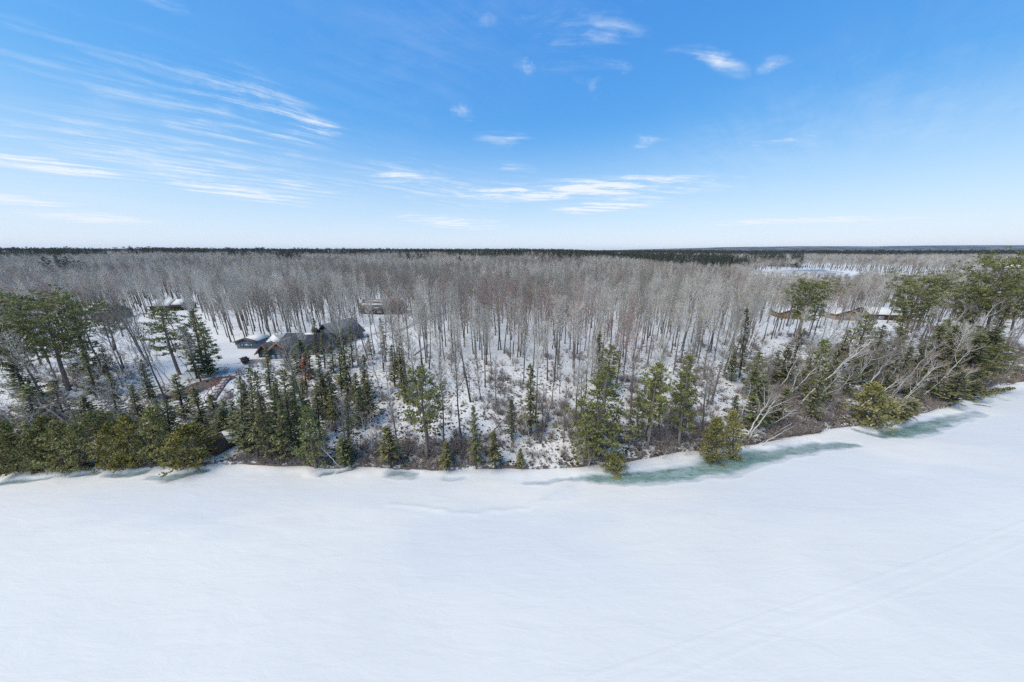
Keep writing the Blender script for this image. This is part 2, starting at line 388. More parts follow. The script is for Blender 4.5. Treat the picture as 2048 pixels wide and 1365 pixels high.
def bare_tree(seed, h=17.0, kind='aspen', lod=0):
    """trunk and twiggy crown of a leafless hardwood"""
    rs = np.random.RandomState(seed); tr, cr = MB(), MB()
    if kind == 'aspen': low, up, tw, r0, first, spread, nb = (0.14, 0.125, 0.108), (0.56, 0.53, 0.46), (0.53, 0.485, 0.41), 0.16, 0.52, 0.135, 34
    elif kind == 'maple': low, up, tw, r0, first, spread, nb = (0.13, 0.115, 0.10), (0.31, 0.28, 0.24), (0.34, 0.30, 0.25), 0.18, 0.46, 0.19, 32
    elif kind == 'redmaple': low, up, tw, r0, first, spread, nb = (0.18, 0.155, 0.135), (0.37, 0.32, 0.27), (0.37, 0.255, 0.215), 0.17, 0.46, 0.19, 32
    else: low, up, tw, r0, first, spread, nb = (0.17, 0.15, 0.135), (0.27, 0.24, 0.215), (0.31, 0.27, 0.24), 0.10, 0.25, 0.15, 20
    low, up, tw = map(np.array, (low, up, tw))
    n = 9; t = np.linspace(0, 1, n)
    lean = (rs.rand(2) - 0.5) * h * 0.06
    P = np.stack([lean[0] * t + np.cumsum(rs.randn(n) * 0.07), lean[1] * t + np.cumsum(rs.randn(n) * 0.07), t * h], 1); P[0, :2] = 0
    P[0, 2] = -0.4
    R = r0 * (1 - t) ** 0.75 + 0.025; R[0] *= 1.3
    C = low + (up - low) * sstep(0.42, 0.8, t)[:, None]
    tr.tube(P, R, 6, C)
    for i in range(nb):
        f = first + (0.97 - first) * (i + rs.rand()) / nb
        p0 = np.array([np.interp(f, t, P[:, k]) for k in range(3)])
        az = i * 2.4 + rs.rand() * 0.8
        L = h * spread * (1.25 - 0.75 * (f - first) / (1 - first)) * (0.6 + 0.7 * rs.rand())
        el = rad(25 + 35 * rs.rand() + 18 * (f - first))
        d = np.array([math.cos(az) * math.cos(el), math.sin(az) * math.cos(el), math.sin(el)])
        p1 = p0 + d * L + np.array([0, 0, L * 0.15])
        B = curve(p0, p1, (0, 0, -0.08 * L), 4)
        rb = (r0 * 0.30 * (1 - f) + 0.028)
        cr.tube(B, np.linspace(rb, 0.016, 4), 3, up * (0.9 + 0.2 * rs.rand()))
        for j in range(7 - 2 * lod):
            g = 0.25 + 0.75 * rs.rand(); q0 = np.array([np.interp(g, np.linspace(0, 1, 4), B[:, k]) for k in range(3)])
            dd = unit(d + rs.randn(3) * 0.55 + np.array([0, 0, 0.45])); l2 = (0.5 + 0.9 * rs.rand()) * (0.45 + 0.12 * L)
            q1 = q0 + dd * l2
            cr.tube(np.stack([q0, q1]), np.array([0.020, 0.010]) * (1 + 0.8 * lod), 3, tw * (0.8 + 0.4 * rs.rand()))
            for k2 in range(3 - 2 * lod):
                g2 = 0.3 + 0.7 * rs.rand(); w0 = q0 + (q1 - q0) * g2
                w1 = w0 + unit(dd + rs.randn(3) * 0.7 + np.array([0, 0, 0.3])) * (0.3 + 0.5 * rs.rand())
                cr.tube(np.stack([w0, w1]), np.array([0.014, 0.008]) * (1 + 0.8 * lod), 3, tw * (0.8 + 0.4 * rs.rand()))
    return tr, cr

def birch(seed, h=12.0, forks=3):
    rs = np.random.RandomState(seed); tr, cr = MB(), MB()
    white = np.array((0.64, 0.605, 0.555)); dark = np.array((0.20, 0.18, 0.165)); tw = np.array((0.36, 0.29, 0.26))
    n = 12; t = np.linspace(0, 1, n)
    P = np.stack([np.cumsum(rs.randn(n) * 0.12), np.cumsum(rs.randn(n) * 0.12), t * h], 1); P[:, :2] -= P[0, :2]; P[0, 2] = -0.4
    bend = (rs.rand() - 0.4) * h * 0.10
    P[:, 0] += bend * t * t
    R = 0.115 * (1 - t) ** 0.8 + 0.026
    C = white * (0.85 + 0.25 * rs.rand(n, 1)); C[0] = dark; C[-2:] = C[-2:] * 0.6
    tr.tube(P, R, 6, C)
    def limb(p0, d, L, r, lev):
        p1 = p0 + d * L; B = curve(p0, p1, rs.randn(3) * L * 0.06 + np.array([0, 0, -0.05 * L]), 5)
        col = (white * (0.75 + 0.3 * rs.rand())) if r > 0.03 else tw
        cr.tube(B, np.linspace(r, max(0.012, r * 0.35), 5), 4 if r > 0.03 else 3, col)
        if lev == 0: return
        m = 4 if lev == 2 else 6
        for i in range(m):
            g = 0.3 + 0.68 * (i + rs.rand()) / m
            q = np.array([np.interp(g, np.linspace(0, 1, 5), B[:, k]) for k in range(3)])
            limb(q, unit(d + rs.randn(3) * 0.5 + np.array([0, 0, 0.25])), L * (0.38 + 0.2 * rs.rand()), r * 0.42, lev - 1)
    for i in range(forks + 5):
        f = (0.38 + 0.16 * i) if i < forks else 0.55 + 0.42 * rs.rand()
        p0 = np.array([np.interp(f, t, P[:, k]) for k in range(3)])
        az = i * 2.2 + rs.rand(); el = rad(48 + 20 * rs.rand())
        d = np.array([math.cos(az) * math.cos(el), math.sin(az) * math.cos(el), math.sin(el)])
        big = i < forks
        limb(p0, d, h * ((0.34 if big else 0.17) * (0.8 + 0.4 * rs.rand())), 0.062 if big else 0.032, 2)
    return tr, cr

def spruce(seed, h=13.0, R=2.0, col=(0.075, 0.092, 0.035), bare=0.12, dens=1.0, power=0.8):
    rs = np.random.RandomState(seed); tr, cr = MB(), MB()
    n = 8; t = np.linspace(0, 1, n)
    P = np.stack([np.cumsum(rs.randn(n) * 0.04), np.cumsum(rs.randn(n) * 0.04), t * h], 1); P[:, :2] -= P[0, :2]; P[0, 2] = -0.4
    tr.tube(P, 0.17 * (1 - t) ** 0.8 * (h / 13) + 0.02, 6, np.array((0.085, 0.072, 0.062)))
    gaps = 0.55 + 0.45 * np.sin(np.linspace(0, 1, 40) * 19 + rs.rand() * 6) ** 2
    z = bare * h
    cs, axs, wds, cols = [], [], [], []
    while z < h * 0.985:
        f = z / h
        rr = R * (1 - f) ** power * (0.55 + 0.45 * min(1, (f - bare + 0.06) / 0.18)) + 0.12
        for k in range(rs.randint(4, 7)):
            az = rs.rand() * 6.283; L = rr * (0.42 + 0.85 * rs.rand()) * gaps[int(f * 39)] ** 0.5
            droop = -0.30 + 0.55 * f + 0.15 * rs.randn() * 0.6
            d = np.array([math.cos(az), math.sin(az), droop]); d /= np.linalg.norm(d)
            p0 = np.array([np.interp(f, t, P[:, k2]) for k2 in range(3)])
            B = curve(p0, p0 + d * L + np.array([0, 0, 0.10 * L]), (0, 0, -0.10 * L), 4)
            if f < 0.9: cr.tube(B[[0, 2, 3]], np.array([0.022, 0.016, 0.008]), 3, np.array((0.10, 0.085, 0.072)))
            m = max(3, int(L / 0.16 * dens))
            g = (0.18 + 0.82 * (np.arange(m) + rs.rand(m)) / m)
            q = np.stack([np.interp(g, np.linspace(0, 1, 4), B[:, k2]) for k2 in range(3)], 1)
            side = np.cross(d, (0, 0, 1.0)); side /= np.linalg.norm(side) + 1e-9
            sg = rs.choice([-1, 1], m)[:, None]
            ax = unit(d[None] * (0.5 + 0.6 * rs.rand(m, 1)) + side[None] * sg * (0.3 + 0.8 * rs.rand(m, 1)) + rs.randn(m, 3) * 0.22)
            ln = (0.14 + 0.16 * rs.rand(m, 1)) * (1.15 - 0.35 * f)
            wd = unit(np.cross(ax, rs.randn(m, 3) * 0.5 + np.array([0, 0, 1.0]))) * ln * (0.38 + 0.25 * rs.rand(m, 1))
            cs.append(q + ax * ln * 0.8 + np.array([0, 0, -0.02])); axs.append(ax * ln); wds.append(wd)
            cols.append(jit(rs, np.array(col) * (0.75 + 0.5 * rs.rand()), m))
        z += (0.26 + 0.16 * rs.rand()) * (1 - 0.4 * f)
    tip = P[-1]; m = 14
    cs.append(tip + np.stack([rs.randn(m) * 0.05, rs.randn(m) * 0.05, -rs.rand(m) * 0.6], 1)); ax = unit(rs.randn(m, 3) * 0.5 + np.array([0, 0, 0.8]))
    axs.append(ax * 0.22); wds.append(unit(np.cross(ax, rs.randn(m, 3))) * 0.06); cols.append(jit(rs, col, m))
    cr.diamonds(np.vstack(cs), np.vstack(axs), np.vstack(wds), np.vstack(cols))
    return tr, cr

def puff(rs, out, c, r, n, col, flat=0.55, size=0.2, upb=0.5):
    d = unit(rs.randn(n, 3)); rr = r * rs.rand(n, 1) ** 0.4
    q = c + d * rr * np.array([1, 1, flat])
    ax = unit(d * np.array([1, 1, 0.6]) + rs.randn(n, 3) * 0.5 + np.array([0, 0, upb]))
    ln = size * (0.65 + 0.7 * rs.rand(n, 1))
    wd = unit(np.cross(ax, rs.randn(n, 3))) * ln * (0.35 + 0.25 * rs.rand(n, 1))
    out[0].append(q); out[1].append(ax * ln); out[2].append(wd); out[3].append(jit(rs, np.array(col) * (0.8 + 0.45 * rs.rand()), n))

def pine(seed, h=17.0, R=4.0, col=(0.085, 0.10, 0.03), first=0.36, nb=46, shape='round', trunk_col=(0.20, 0.16, 0.135)):
    rs = np.random.RandomState(seed); tr, cr = MB(), MB(); out = ([], [], [], [])
    n = 9; t = np.linspace(0, 1, n)
    P = np.stack([np.cumsum(rs.randn(n) * 0.10), np.cumsum(rs.randn(n) * 0.10), t * h * 0.97], 1); P[:, :2] -= P[0, :2]; P[0, 2] = -0.5
    tr.tube(P, 0.27 * (h / 17) * (1 - t) ** 0.7 + 0.03, 7, np.array(trunk_col) * (1.0 + 0.15 * rs.randn(n, 1)))
    for i in range(8):                                             # dead stubs under the crown
        f = first * (0.45 + 0.6 * rs.rand()); az = rs.rand() * 6.28
        p0 = np.array([np.interp(f, t, P[:, k]) for k in range(3)])
        p1 = p0 + np.array([math.cos(az), math.sin(az), -0.1]) * (0.5 + 1.3 * rs.rand())
        tr.tube(np.stack([p0, p1]), np.array([0.03, 0.012]), 3, np.array((0.13, 0.11, 0.10)))
    for i in range(nb):
        f = first + (1.0 - first) * ((i + rs.rand()) / nb)
        g = (f - first) / (1 - first)
        if shape == 'round': prof = math.sqrt(max(0.03, 1 - (g * 1.02 - 0.12) ** 2 / 0.82)) * (0.55 + 0.45 * min(1, g * 3))
        elif shape == 'flat': prof = (0.45 + 0.75 * g) if g < 0.75 else max(0.15, 1.05 * math.sqrt(max(0.0, 1 - ((g - 0.75) / 0.27) ** 2)))
        else: prof = (1 - g) ** 0.7 * 0.95 + 0.10
        L = R * prof * (0.65 + 0.5 * rs.rand()); az = i * 2.399 + rs.rand() * 0.7
        d = np.array([math.cos(az), math.sin(az), 0.05 + 0.45 * g + 0.12 * rs.randn()]); d /= np.linalg.norm(d)
        p0 = np.array([np.interp(min(f, 0.985), t, P[:, k]) for k in range(3)])
        B = curve(p0, p0 + d * L + np.array([0, 0, 0.12 * L]), (0, 0, -0.09 * L), 5)
        cr.tube(B, np.linspace(0.055, 0.015, 5), 3, np.array((0.15, 0.125, 0.105)))
        m = max(2, int(L * 2.3))
        for j in range(m):
            gg = 0.38 + 0.64 * (j + rs.rand()) / m
            q = np.array([np.interp(min(gg, 1), np.linspace(0, 1, 5), B[:, k]) for k in range(3)])
            off = rs.randn(3) * np.array([0.16, 0.16, 0.05]) * L * 0.8
            if rs.rand() < 0.6: cr.tube(np.stack([q, q + off]), np.array([0.018, 0.010]), 3, np.array((0.14, 0.12, 0.10)))
            puff(rs, out, q + off + np.array([0, 0, 0.08]), 0.42 + 0.25 * rs.rand(), 16, col, 0.5, 0.19)
    puff(rs, out, P[-1], 0.5, 26, col, 0.9, 0.2)
    cr.diamonds(*[np.vstack(a) for a in out])
    return tr, cr

def cedar(seed, h=8.0, R=2.4, col=(0.105, 0.105, 0.025), egg=0.35, gap=0.25):
    rs = np.random.RandomState(seed); tr, cr = MB(), MB(); out = ([], [], [], [])
    n = 6; t = np.linspace(0, 1, n)
    P = np.stack([rs.randn(n) * 0.05, rs.randn(n) * 0.05, t * h * 0.95], 1); P[0, 2] = -0.4
    tr.tube(P, 0.16 * (1 - t) + 0.03, 6, np.array((0.13, 0.105, 0.09)))
    nb = int(95 * (h / 8) * (R / 2.4) ** 0.6)
    lob = rs.rand(7) * 6.28
    for i in range(nb):
        f = 0.03 + 0.95 * (i + rs.rand()) / nb
        prof = min(1.0, (f + 0.12) / egg) ** 0.6 if f < egg else (1 - (f - egg) / (1 - egg)) ** 0.75
        az = i * 2.399 + rs.rand()
        L = R * (prof + 0.04) * (0.72 + 0.2 * math.sin(3 * az + lob[i % 7]) + 0.28 * rs.rand())
        p0 = np.array([0, 0, f * h]); d = np.array([math.cos(az), math.sin(az), 0.10 + 0.2 * rs.randn()])
        cr.tube(np.stack([p0, p0 + d * L * 0.9]), np.array([0.025, 0.01]), 3, np.array((0.12, 0.10, 0.085)))
        for g in np.arange(0.45, 1.02, 0.27 + 0.1 * rs.rand()):
            if rs.rand() < gap: continue
            puff(rs, out, p0 + d * L * g, 0.36 + 0.2 * rs.rand(), 20, col, 0.8, 0.16, 0.9)
    puff(rs, out, P[-1], 0.35, 24, col, 1.3, 0.16, 1.2)
    cr.diamonds(*[np.vstack(a) for a in out])
    return tr, cr

def shrub(seed, h=1.8, col=(0.19, 0.15, 0.13), n=20, spread=0.6):
    rs = np.random.RandomState(seed); m = MB()
    for i in range(n):
        az = rs.rand() * 6.28; el = rad(50 + 38 * rs.rand()); L = h * (0.55 + 0.5 * rs.rand())
        d = np.array([math.cos(az) * math.cos(el), math.sin(az) * math.cos(el), math.sin(el)])
        p0 = np.array([math.cos(az), math.sin(az), 0]) * 0.25 * rs.rand() + np.array([0, 0, -0.1])
        B = curve(p0, p0 + d * L, rs.randn(3) * 0.08, 4); c = np.array(col) * (0.7 + 0.6 * rs.rand())
        m.tube(B, np.array([0.022, 0.018, 0.013, 0.008]), 3, c)
        for k in range(4):
            g = 0.35 + 0.6 * rs.rand(); q = B[0] + (B[-1] - B[0]) * g
            m.tube(np.stack([q, q + unit(d + rs.randn(3) * spread) * (0.25 + 0.35 * rs.rand())]), np.array([0.013, 0.007]), 3, c)
    return m

# ------------------------------------------------------------------ land and lake
def axis(fine0, fine1, step, lo, hi, g=1.07):
    a = list(np.arange(fine0, fine1, step)); s = step; x = a[-1]
    while x < hi: s *= g; x += s; a.append(x)
    s = step; x = a[0]; b = []
    while x > lo: s *= g; x -= s; b.append(x)
    return np.array(b[::-1] + a)
def grid_mesh(name, X, Y, Z, attrs, mat):
    nr, nc = X.shape
    V = np.stack([X, Y, Z], -1).reshape(-1, 3)
    i = np.arange(nr - 1)[:, None] * nc + np.arange(nc - 1)[None, :]
    Q = np.stack([i, i + 1, i + nc + 1, i + nc], -1).reshape(-1, 4)
    me = bpy.data.meshes.new(name)
    me.vertices.add(len(V)); me.vertices.foreach_set("co", V.ravel())
    me.loops.add(Q.size); me.loops.foreach_set("vertex_index", Q.ravel().astype(np.int32))
    me.polygons.add(len(Q)); me.polygons.foreach_set("loop_start", (np.arange(len(Q)) * 4).astype(np.int32))
    me.polygons.foreach_set("use_smooth", np.ones(len(Q), bool))
    me.update(calc_edges=True)
    for k, a in attrs.items():
        at = me.attributes.new(k, 'FLOAT', 'POINT'); at.data.foreach_set("value", np.asarray(a, np.float32).ravel())
    me.materials.append(mat)
    return me
def seg_dist(X, Y, pts):
    """distance to a polyline and the interpolated extra values at the nearest place"""
    pts = np.asarray(pts, float); best = np.full(X.shape, 1e9); ex = np.zeros(X.shape + (pts.shape[1] - 2,))
    for a, b in zip(pts[:-1], pts[1:]):
        d = b[:2] - a[:2]; L2 = d @ d + 1e-9
        tt = np.clip(((X - a[0]) * d[0] + (Y - a[1]) * d[1]) / L2, 0, 1)
        D = np.hypot(X - a[0] - tt * d[0], Y - a[1] - tt * d[1])
        m = D < best; best = np.where(m, D, best)
        e = a[2:] + tt[..., None] * (b[2:] - a[2:]); ex = np.where(m[..., None], e, ex)
    return best, ex

cx = axis(-120, 200, 1.1, -12000, 12000)
rows = np.concatenate([np.arange(-1.2, 2.4, 0.16), np.arange(2.5, 45, 0.9)])
s_ = 1.0; r_ = rows[-1]; ext = []
while r_ < 14000: s_ *= 1.065; r_ += s_; ext.append(r_)
rows = np.concatenate([rows, ext])
Xg = np.tile(cx[None, :], (len(rows), 1)); Yg = shore_y(Xg) + rows[:, None]
Zg = ground_z(Xg, Yg)
Tg = inland(Xg, Yg); Rg = np.hypot(Xg, Yg)
BARE_EARTH = [(-68.6, 64.9, 2.2), (-71.5, 61.3, 3.0), (-74.5, 58.8, 2.0)]
PATHS = [[(-80, 72, 0.5), (-72.5, 76.0, 0.6), (-68, 76.3, 0.9), (-62, 76.5, 0.9)], [(-69.5, 66.5, 0.5), (-72.5, 75.8, 0.5)],
         [(-50, 104, 2.0), (-42, 110, 2.2), (-40, 122, 2.4), (-34, 140, 2.4), (-10, 170, 2.4)]]
earth = np.exp(-((Tg - 0.25) / 0.42) ** 2) * (0.55 + 0.7 * (fbm(Xg / 4, Yg / 4, 2) - 0.3))
earth = np.maximum(earth, 0.30 * np.exp(-((Tg - 1.0) / 0.8) ** 2))
d, e = seg_dist(Xg, Yg, BARE_EARTH); earth = np.maximum(earth, 1.1 * sstep(1.15, 0.55, d / np.maximum(e[..., 0], 0.1)))
gravel = np.zeros_like(Xg)
for p in PATHS:
    d, e = seg_dist(Xg, Yg, p); gravel = np.maximum(gravel, 0.62 * sstep(1.3, 0.5, d / np.maximum(e[..., 0], 0.1)))
litter = sstep(0, 4, Tg) * (1 - 0.75 * sstep(26, 36, Tg)) * (0.35 + 0.9 * fbm(Xg / 12, Yg / 12, 3))
yard = sstep(1.15, 0.8, np.hypot((Xg + 82) / 14, (Yg - 77) / 13))
litter *= (1 - 0.8 * yard)
woods = sstep(1700, 2600, Rg)
ground = link("terrain", grid_mesh("terrain", Xg, Yg, Zg, dict(earth=earth, gravel=gravel, litter=litter, woods=woods), M_land))
tag(ground, "snow covered wooded ground rising from the lake shore", None, None, "structure")

MELT = [
    [(9.37, 39.16, 0.66, 0.5, 0.7), (12.52, 38.83, 1.2, 0.8, 0.9), (17.34, 38.83, 1.96, 1, 1), (23.22, 39.38, 2.23, 1, 1), (29.42, 40.28, 2.54, 1, 1), (36.61, 42.32, 3.25, 1, 1), (41.99, 43.73, 2.89, 0.9, 1), (48.69, 45.35, 2.09, 0.5, 0.9), (57.68, 47.07, 1.92, 0.35, 0.9), (64.92, 47.51, 1.35, 0.3, 0.9)],
    [(70.27, 52.04, 1.22, 0.4, 0.8), (72.83, 50.35, 1.32, 0.8, 0.9), (79.06, 51.35, 2.39, 1, 1), (85.67, 53.29, 2.36, 1, 1), (92.98, 55.54, 2.14, 0.6, 0.8), (105.77, 59.02, 1.51, 0.3, 0.6)],
    [(52.61, 49.86, 0.65, 0.3, 0.5), (58.62, 51.01, 0.67, 0.3, 0.5)],
    [(113.86, 64.35, 1.5, 0.2, 0.5), (122.17, 67.74, 1.36, 0.2, 0.5), (121.15, 65.1, 1.27, 0.2, 0.5)],
    [(-58.38, 39.05, 0.88, 0.3, 0.7), (-54.47, 39.16, 1.21, 0.25, 0.95), (-50.92, 40.63, 0.82, 0.1, 1)],
    [(-65.29, 39.71, 0.79, 0.5, 0.85), (-60.52, 40.17, 0.92, 0.6, 0.85)],
    [(-70.94, 39.38, 0.78, 0.4, 0.7), (-67.94, 40.17, 0.8, 0.5, 0.85)],
    [(-80.79, 37.98, 0.63, 0.4, 0.9), (-77.05, 38.61, 0.65, 0.4, 0.8), (-73.38, 39.38, 0.44, 0.3, 0.7)],
    [(-31.38, 39.71, 0.56, 0, 1), (-29.49, 40.4, 0.58, 0, 1)],
    [(-28.49, 40.4, 0.46, 0, 1), (-26.08, 40.87, 0.47, 0, 1)],
    [(-20.03, 39.94, 1.36, 0.1, 0.85), (-15.78, 39.49, 1.34, 0.2, 0.7)],
    [(-11.23, 39.16, 0.77, 0.2, 0.55), (-7.55, 38.83, 0.76, 0.2, 0.5)],
    [(2.06, 38.08, 0.63, 0.3, 0.55), (6.05, 38.4, 0.85, 0.3, 0.6), (9.33, 38.94, 0.55, 0.4, 0.6)],
]
lx = axis(-95, 165, 0.42, -12000, 12000, 1.09)
lrows = np.concatenate([np.arange(1.0, -13, -0.2), ])
s_ = 0.25; r_ = lrows[-1]; ext = []
while r_ > -4000: s_ *= 1.06; r_ -= s_; ext.append(r_)
lrows = np.concatenate([lrows, ext])
Xl = np.tile(lx[None, :], (len(lrows), 1)); Yl = shore_y(Xl) * np.clip(1 + lrows[:, None] / 200, 0, 1) + 0 * Xl
Yl = np.where(lrows[:, None] > -60, shore_y(Xl) + lrows[:, None], np.nan)
_edge = shore_y(Xl[0]) - 60                                     # beyond the shore band the rows straighten out
_far = lrows[:, None] + 60
Yl = np.where(np.isnan(Yl), _edge[None, :] + _far * (1 + np.maximum(_edge, 0)[None, :] / 4000), Yl)
Xl = Xl[::-1]; Yl = Yl[::-1]
near = np.where(Yl > -20, 1.0, 0.0)
melt = np.zeros_like(Xl); teal = np.zeros_like(Xl)
wx = Xl + (fbm(Xl / 3.0, Yl / 3.0, 3) - 0.5) * 1.6; wy = Yl + (fbm(Xl / 2.6 + 40, Yl / 2.2, 3) - 0.5) * 1.3
for pts in MELT:
    d, e = seg_dist(wx, wy, pts)
    k = np.clip(1.55 * (1 - d / np.maximum(e[..., 0], 0.05)), 0, 1) * e[..., 2]
    teal = np.where(k > melt, e[..., 1], teal); melt = np.maximum(melt, k)
tinge = sstep(0.42, 0.62, fbm(Xl / 26 + 3, Yl / 9, 4)) * sstep(-16, -4, -np.abs(-inland(Xl, Yl) - 7)) * near
Tl = -inland(Xl, Yl)
Zl = 0.02 + 0.22 * sstep(1.9, 0.2, Tl + (fbm(Xl / 2.2, Yl / 2.2, 2) - 0.5) * 1.6) * (1 - melt) - 0.13 * sstep(0.15, 0.5, melt)
Zl = Zl + 0.07 * (sstep(0.02, 0.10, melt) * sstep(0.30, 0.12, melt)) + (fbm(Xl / 14, Yl / 6, 3) - 0.5) * 0.10 * near
RIDGE = [(-17.7, 33.9), (-13.8, 33.1), (-9.4, 32.4), (-5.1, 32.1), (-0.3, 32.8), (3.7, 33.8), (5.7, 35.2), (8.9, 36.7)]
d, e = seg_dist(wx, wy, [r + (0.0,) for r in RIDGE]); Zl = Zl + 0.10 * np.exp(-(d / 0.30) ** 2); tinge = np.maximum(tinge, 0.8 * sstep(2.6, 0.2, d) * (fbm(Xl / 4, Yl / 2, 3) > 0.45))
lake = link("lake_ice", grid_mesh("lake_ice", Xl, Yl, Zl, dict(melt=melt, teal=teal, tinge=tinge), M_lake))
tag(lake, "snow covered lake ice with turquoise meltwater along the shore", None, None, "structure")

# faint old snowmobile track: two shallow ruts pressed into the snow
tk = np.array([(6.5,14.9), (14.6,16.8), (26.4,19.7), (39.2,22.6), (51.6,25.6), (68.0,29.8), (102.0,38.6)
])
tt = np.linspace(0, 1, 160); TX = np.interp(tt, np.linspace(0, 1, len(tk)), tk[:, 0]); TY = np.interp(tt, np.linspace(0, 1, len(tk)), tk[:, 1])
dxy = np.stack([np.gradient(TX), np.gradient(TY)], 1); dxy = unit(dxy); nrm = np.stack([-dxy[:, 1], dxy[:, 0]], 1)
offs = np.array([-0.95, -0.75, -0.62, -0.48, -0.34, -0.2, 0, 0.2, 0.34, 0.48, 0.62, 0.75, 0.95]) * 1.25
hz = np.array([0, .02, .024, .0, .0, .02, .018, .02, .0, .0, .024, .02, 0])
TXX = TX[None, :] + nrm[None, :, 0] * offs[:, None]; TYY = TY[None, :] + nrm[None, :, 1] * offs[:, None]
base = 0.02 + (fbm(TXX / 14, TYY / 6, 3) - 0.5) * 0.10
TZZ = base + hz[:, None] * (0.4 + 0.9 * fbm(TXX / 1.5, TYY / 1.5, 2)) + np.where(np.abs(offs) > 1.1, -0.03, 0.006)[:, None]
zz_ = np.zeros_like(TXX)
trk = link("snowmobile_track", grid_mesh("snowmobile_track", TXX, TYY, TZZ, dict(melt=zz_, teal=zz_, tinge=zz_), M_lake))
tag(trk, "faint double rut crossing the open snow of the lake", None, None, "structure")

# frozen pond beyond the woods
th = np.linspace(0, 2 * np.pi, 49)[:-1]
pm = MB(); pr = 1 + 0.22 * (fbm(np.cos(th) * 2 + 5, np.sin(th) * 2, 3) - 0.5) * 2
PC, PA = (452, 478), rad(35)
pu, pv = 118 * np.cos(th) * pr, 44 * np.sin(th) * pr
px_ = PC[0] + pu * math.cos(PA) - pv * math.sin(PA); py_ = PC[1] + pu * math.sin(PA) + pv * math.cos(PA)
def in_pond(x, y, g=1.0):
    a = (x - PC[0]) * math.cos(PA) + (y - PC[1]) * math.sin(PA); b = -(x - PC[0]) * math.sin(PA) + (y - PC[1]) * math.cos(PA)
    return ((a / (118 * g)) ** 2 + (b / (44 * g)) ** 2 < 1) | ((a / 112) ** 2 + ((b + 62) / 104) ** 2 < 1)
pzz = ground_z(px_, py_).max() + 0.25
pm.prism(np.stack([px_, py_, np.full(48, pzz - 1.5)], 1), (0, 0, 1.5))
pme = pm.mesh("pond_ice", None)
def pond_mat():
    m, t, b = mat_new("pond_ice")
    p = pos(t); n = noise(t, p, 0.02, 3, 0.5, 0.5, (2, 0, 0), 0.6, (0.5, 2, 1))
    t.links.new(mixc(t, ramp(t, n, 0.54, 0.64), (0.70, 0.675, 0.60), (0.50, 0.49, 0.41)), b.inputs['Base Color'])
    b.inputs['Roughness'].default_value = 0.85; b.inputs['Specular IOR Level'].default_value = 0.1
    return m
pme.materials.append(pond_mat())
tag(link("pond_ice", pme), "frozen pond with pale green ice beyond the woods", None, None, "structure")

# far hills on the horizon
hx = np.linspace(1200, 11500, 180); hm = []
prof = 38 + 82 * sstep(1200, 5200, hx) + 46 * (fbm(hx / 1500, hx * 0 + 2, 4) - 0.5)
Xh = np.tile(hx, (7, 1)); Yh = np.stack([7600 - 0.30 * hx + k for k in (-900, -500, -200, 0, 250, 600, 1100)])
Zh = np.stack([prof * f for f in (0.0, 0.55, 0.88, 1.0, 0.9, 0.6, 0.0)]) + 4
def hill_mat():
    m, t, b = mat_new("wooded_hill")
    n = noise(t, pos(t), 0.004, 5, 0.65)
    t.links.new(mixc(t, ramp(t, n, 0.45, 0.62), (0.06, 0.07, 0.065), (0.16, 0.15, 0.15)), b.inputs['Base Color']); b.inputs['Roughness'].default_value = 1
    return m
tag(link("hills", grid_mesh("hills", Xh, Yh, Zh, {}, hill_mat())), "low blue wooded hills far away on the horizon", None, None, "structure")

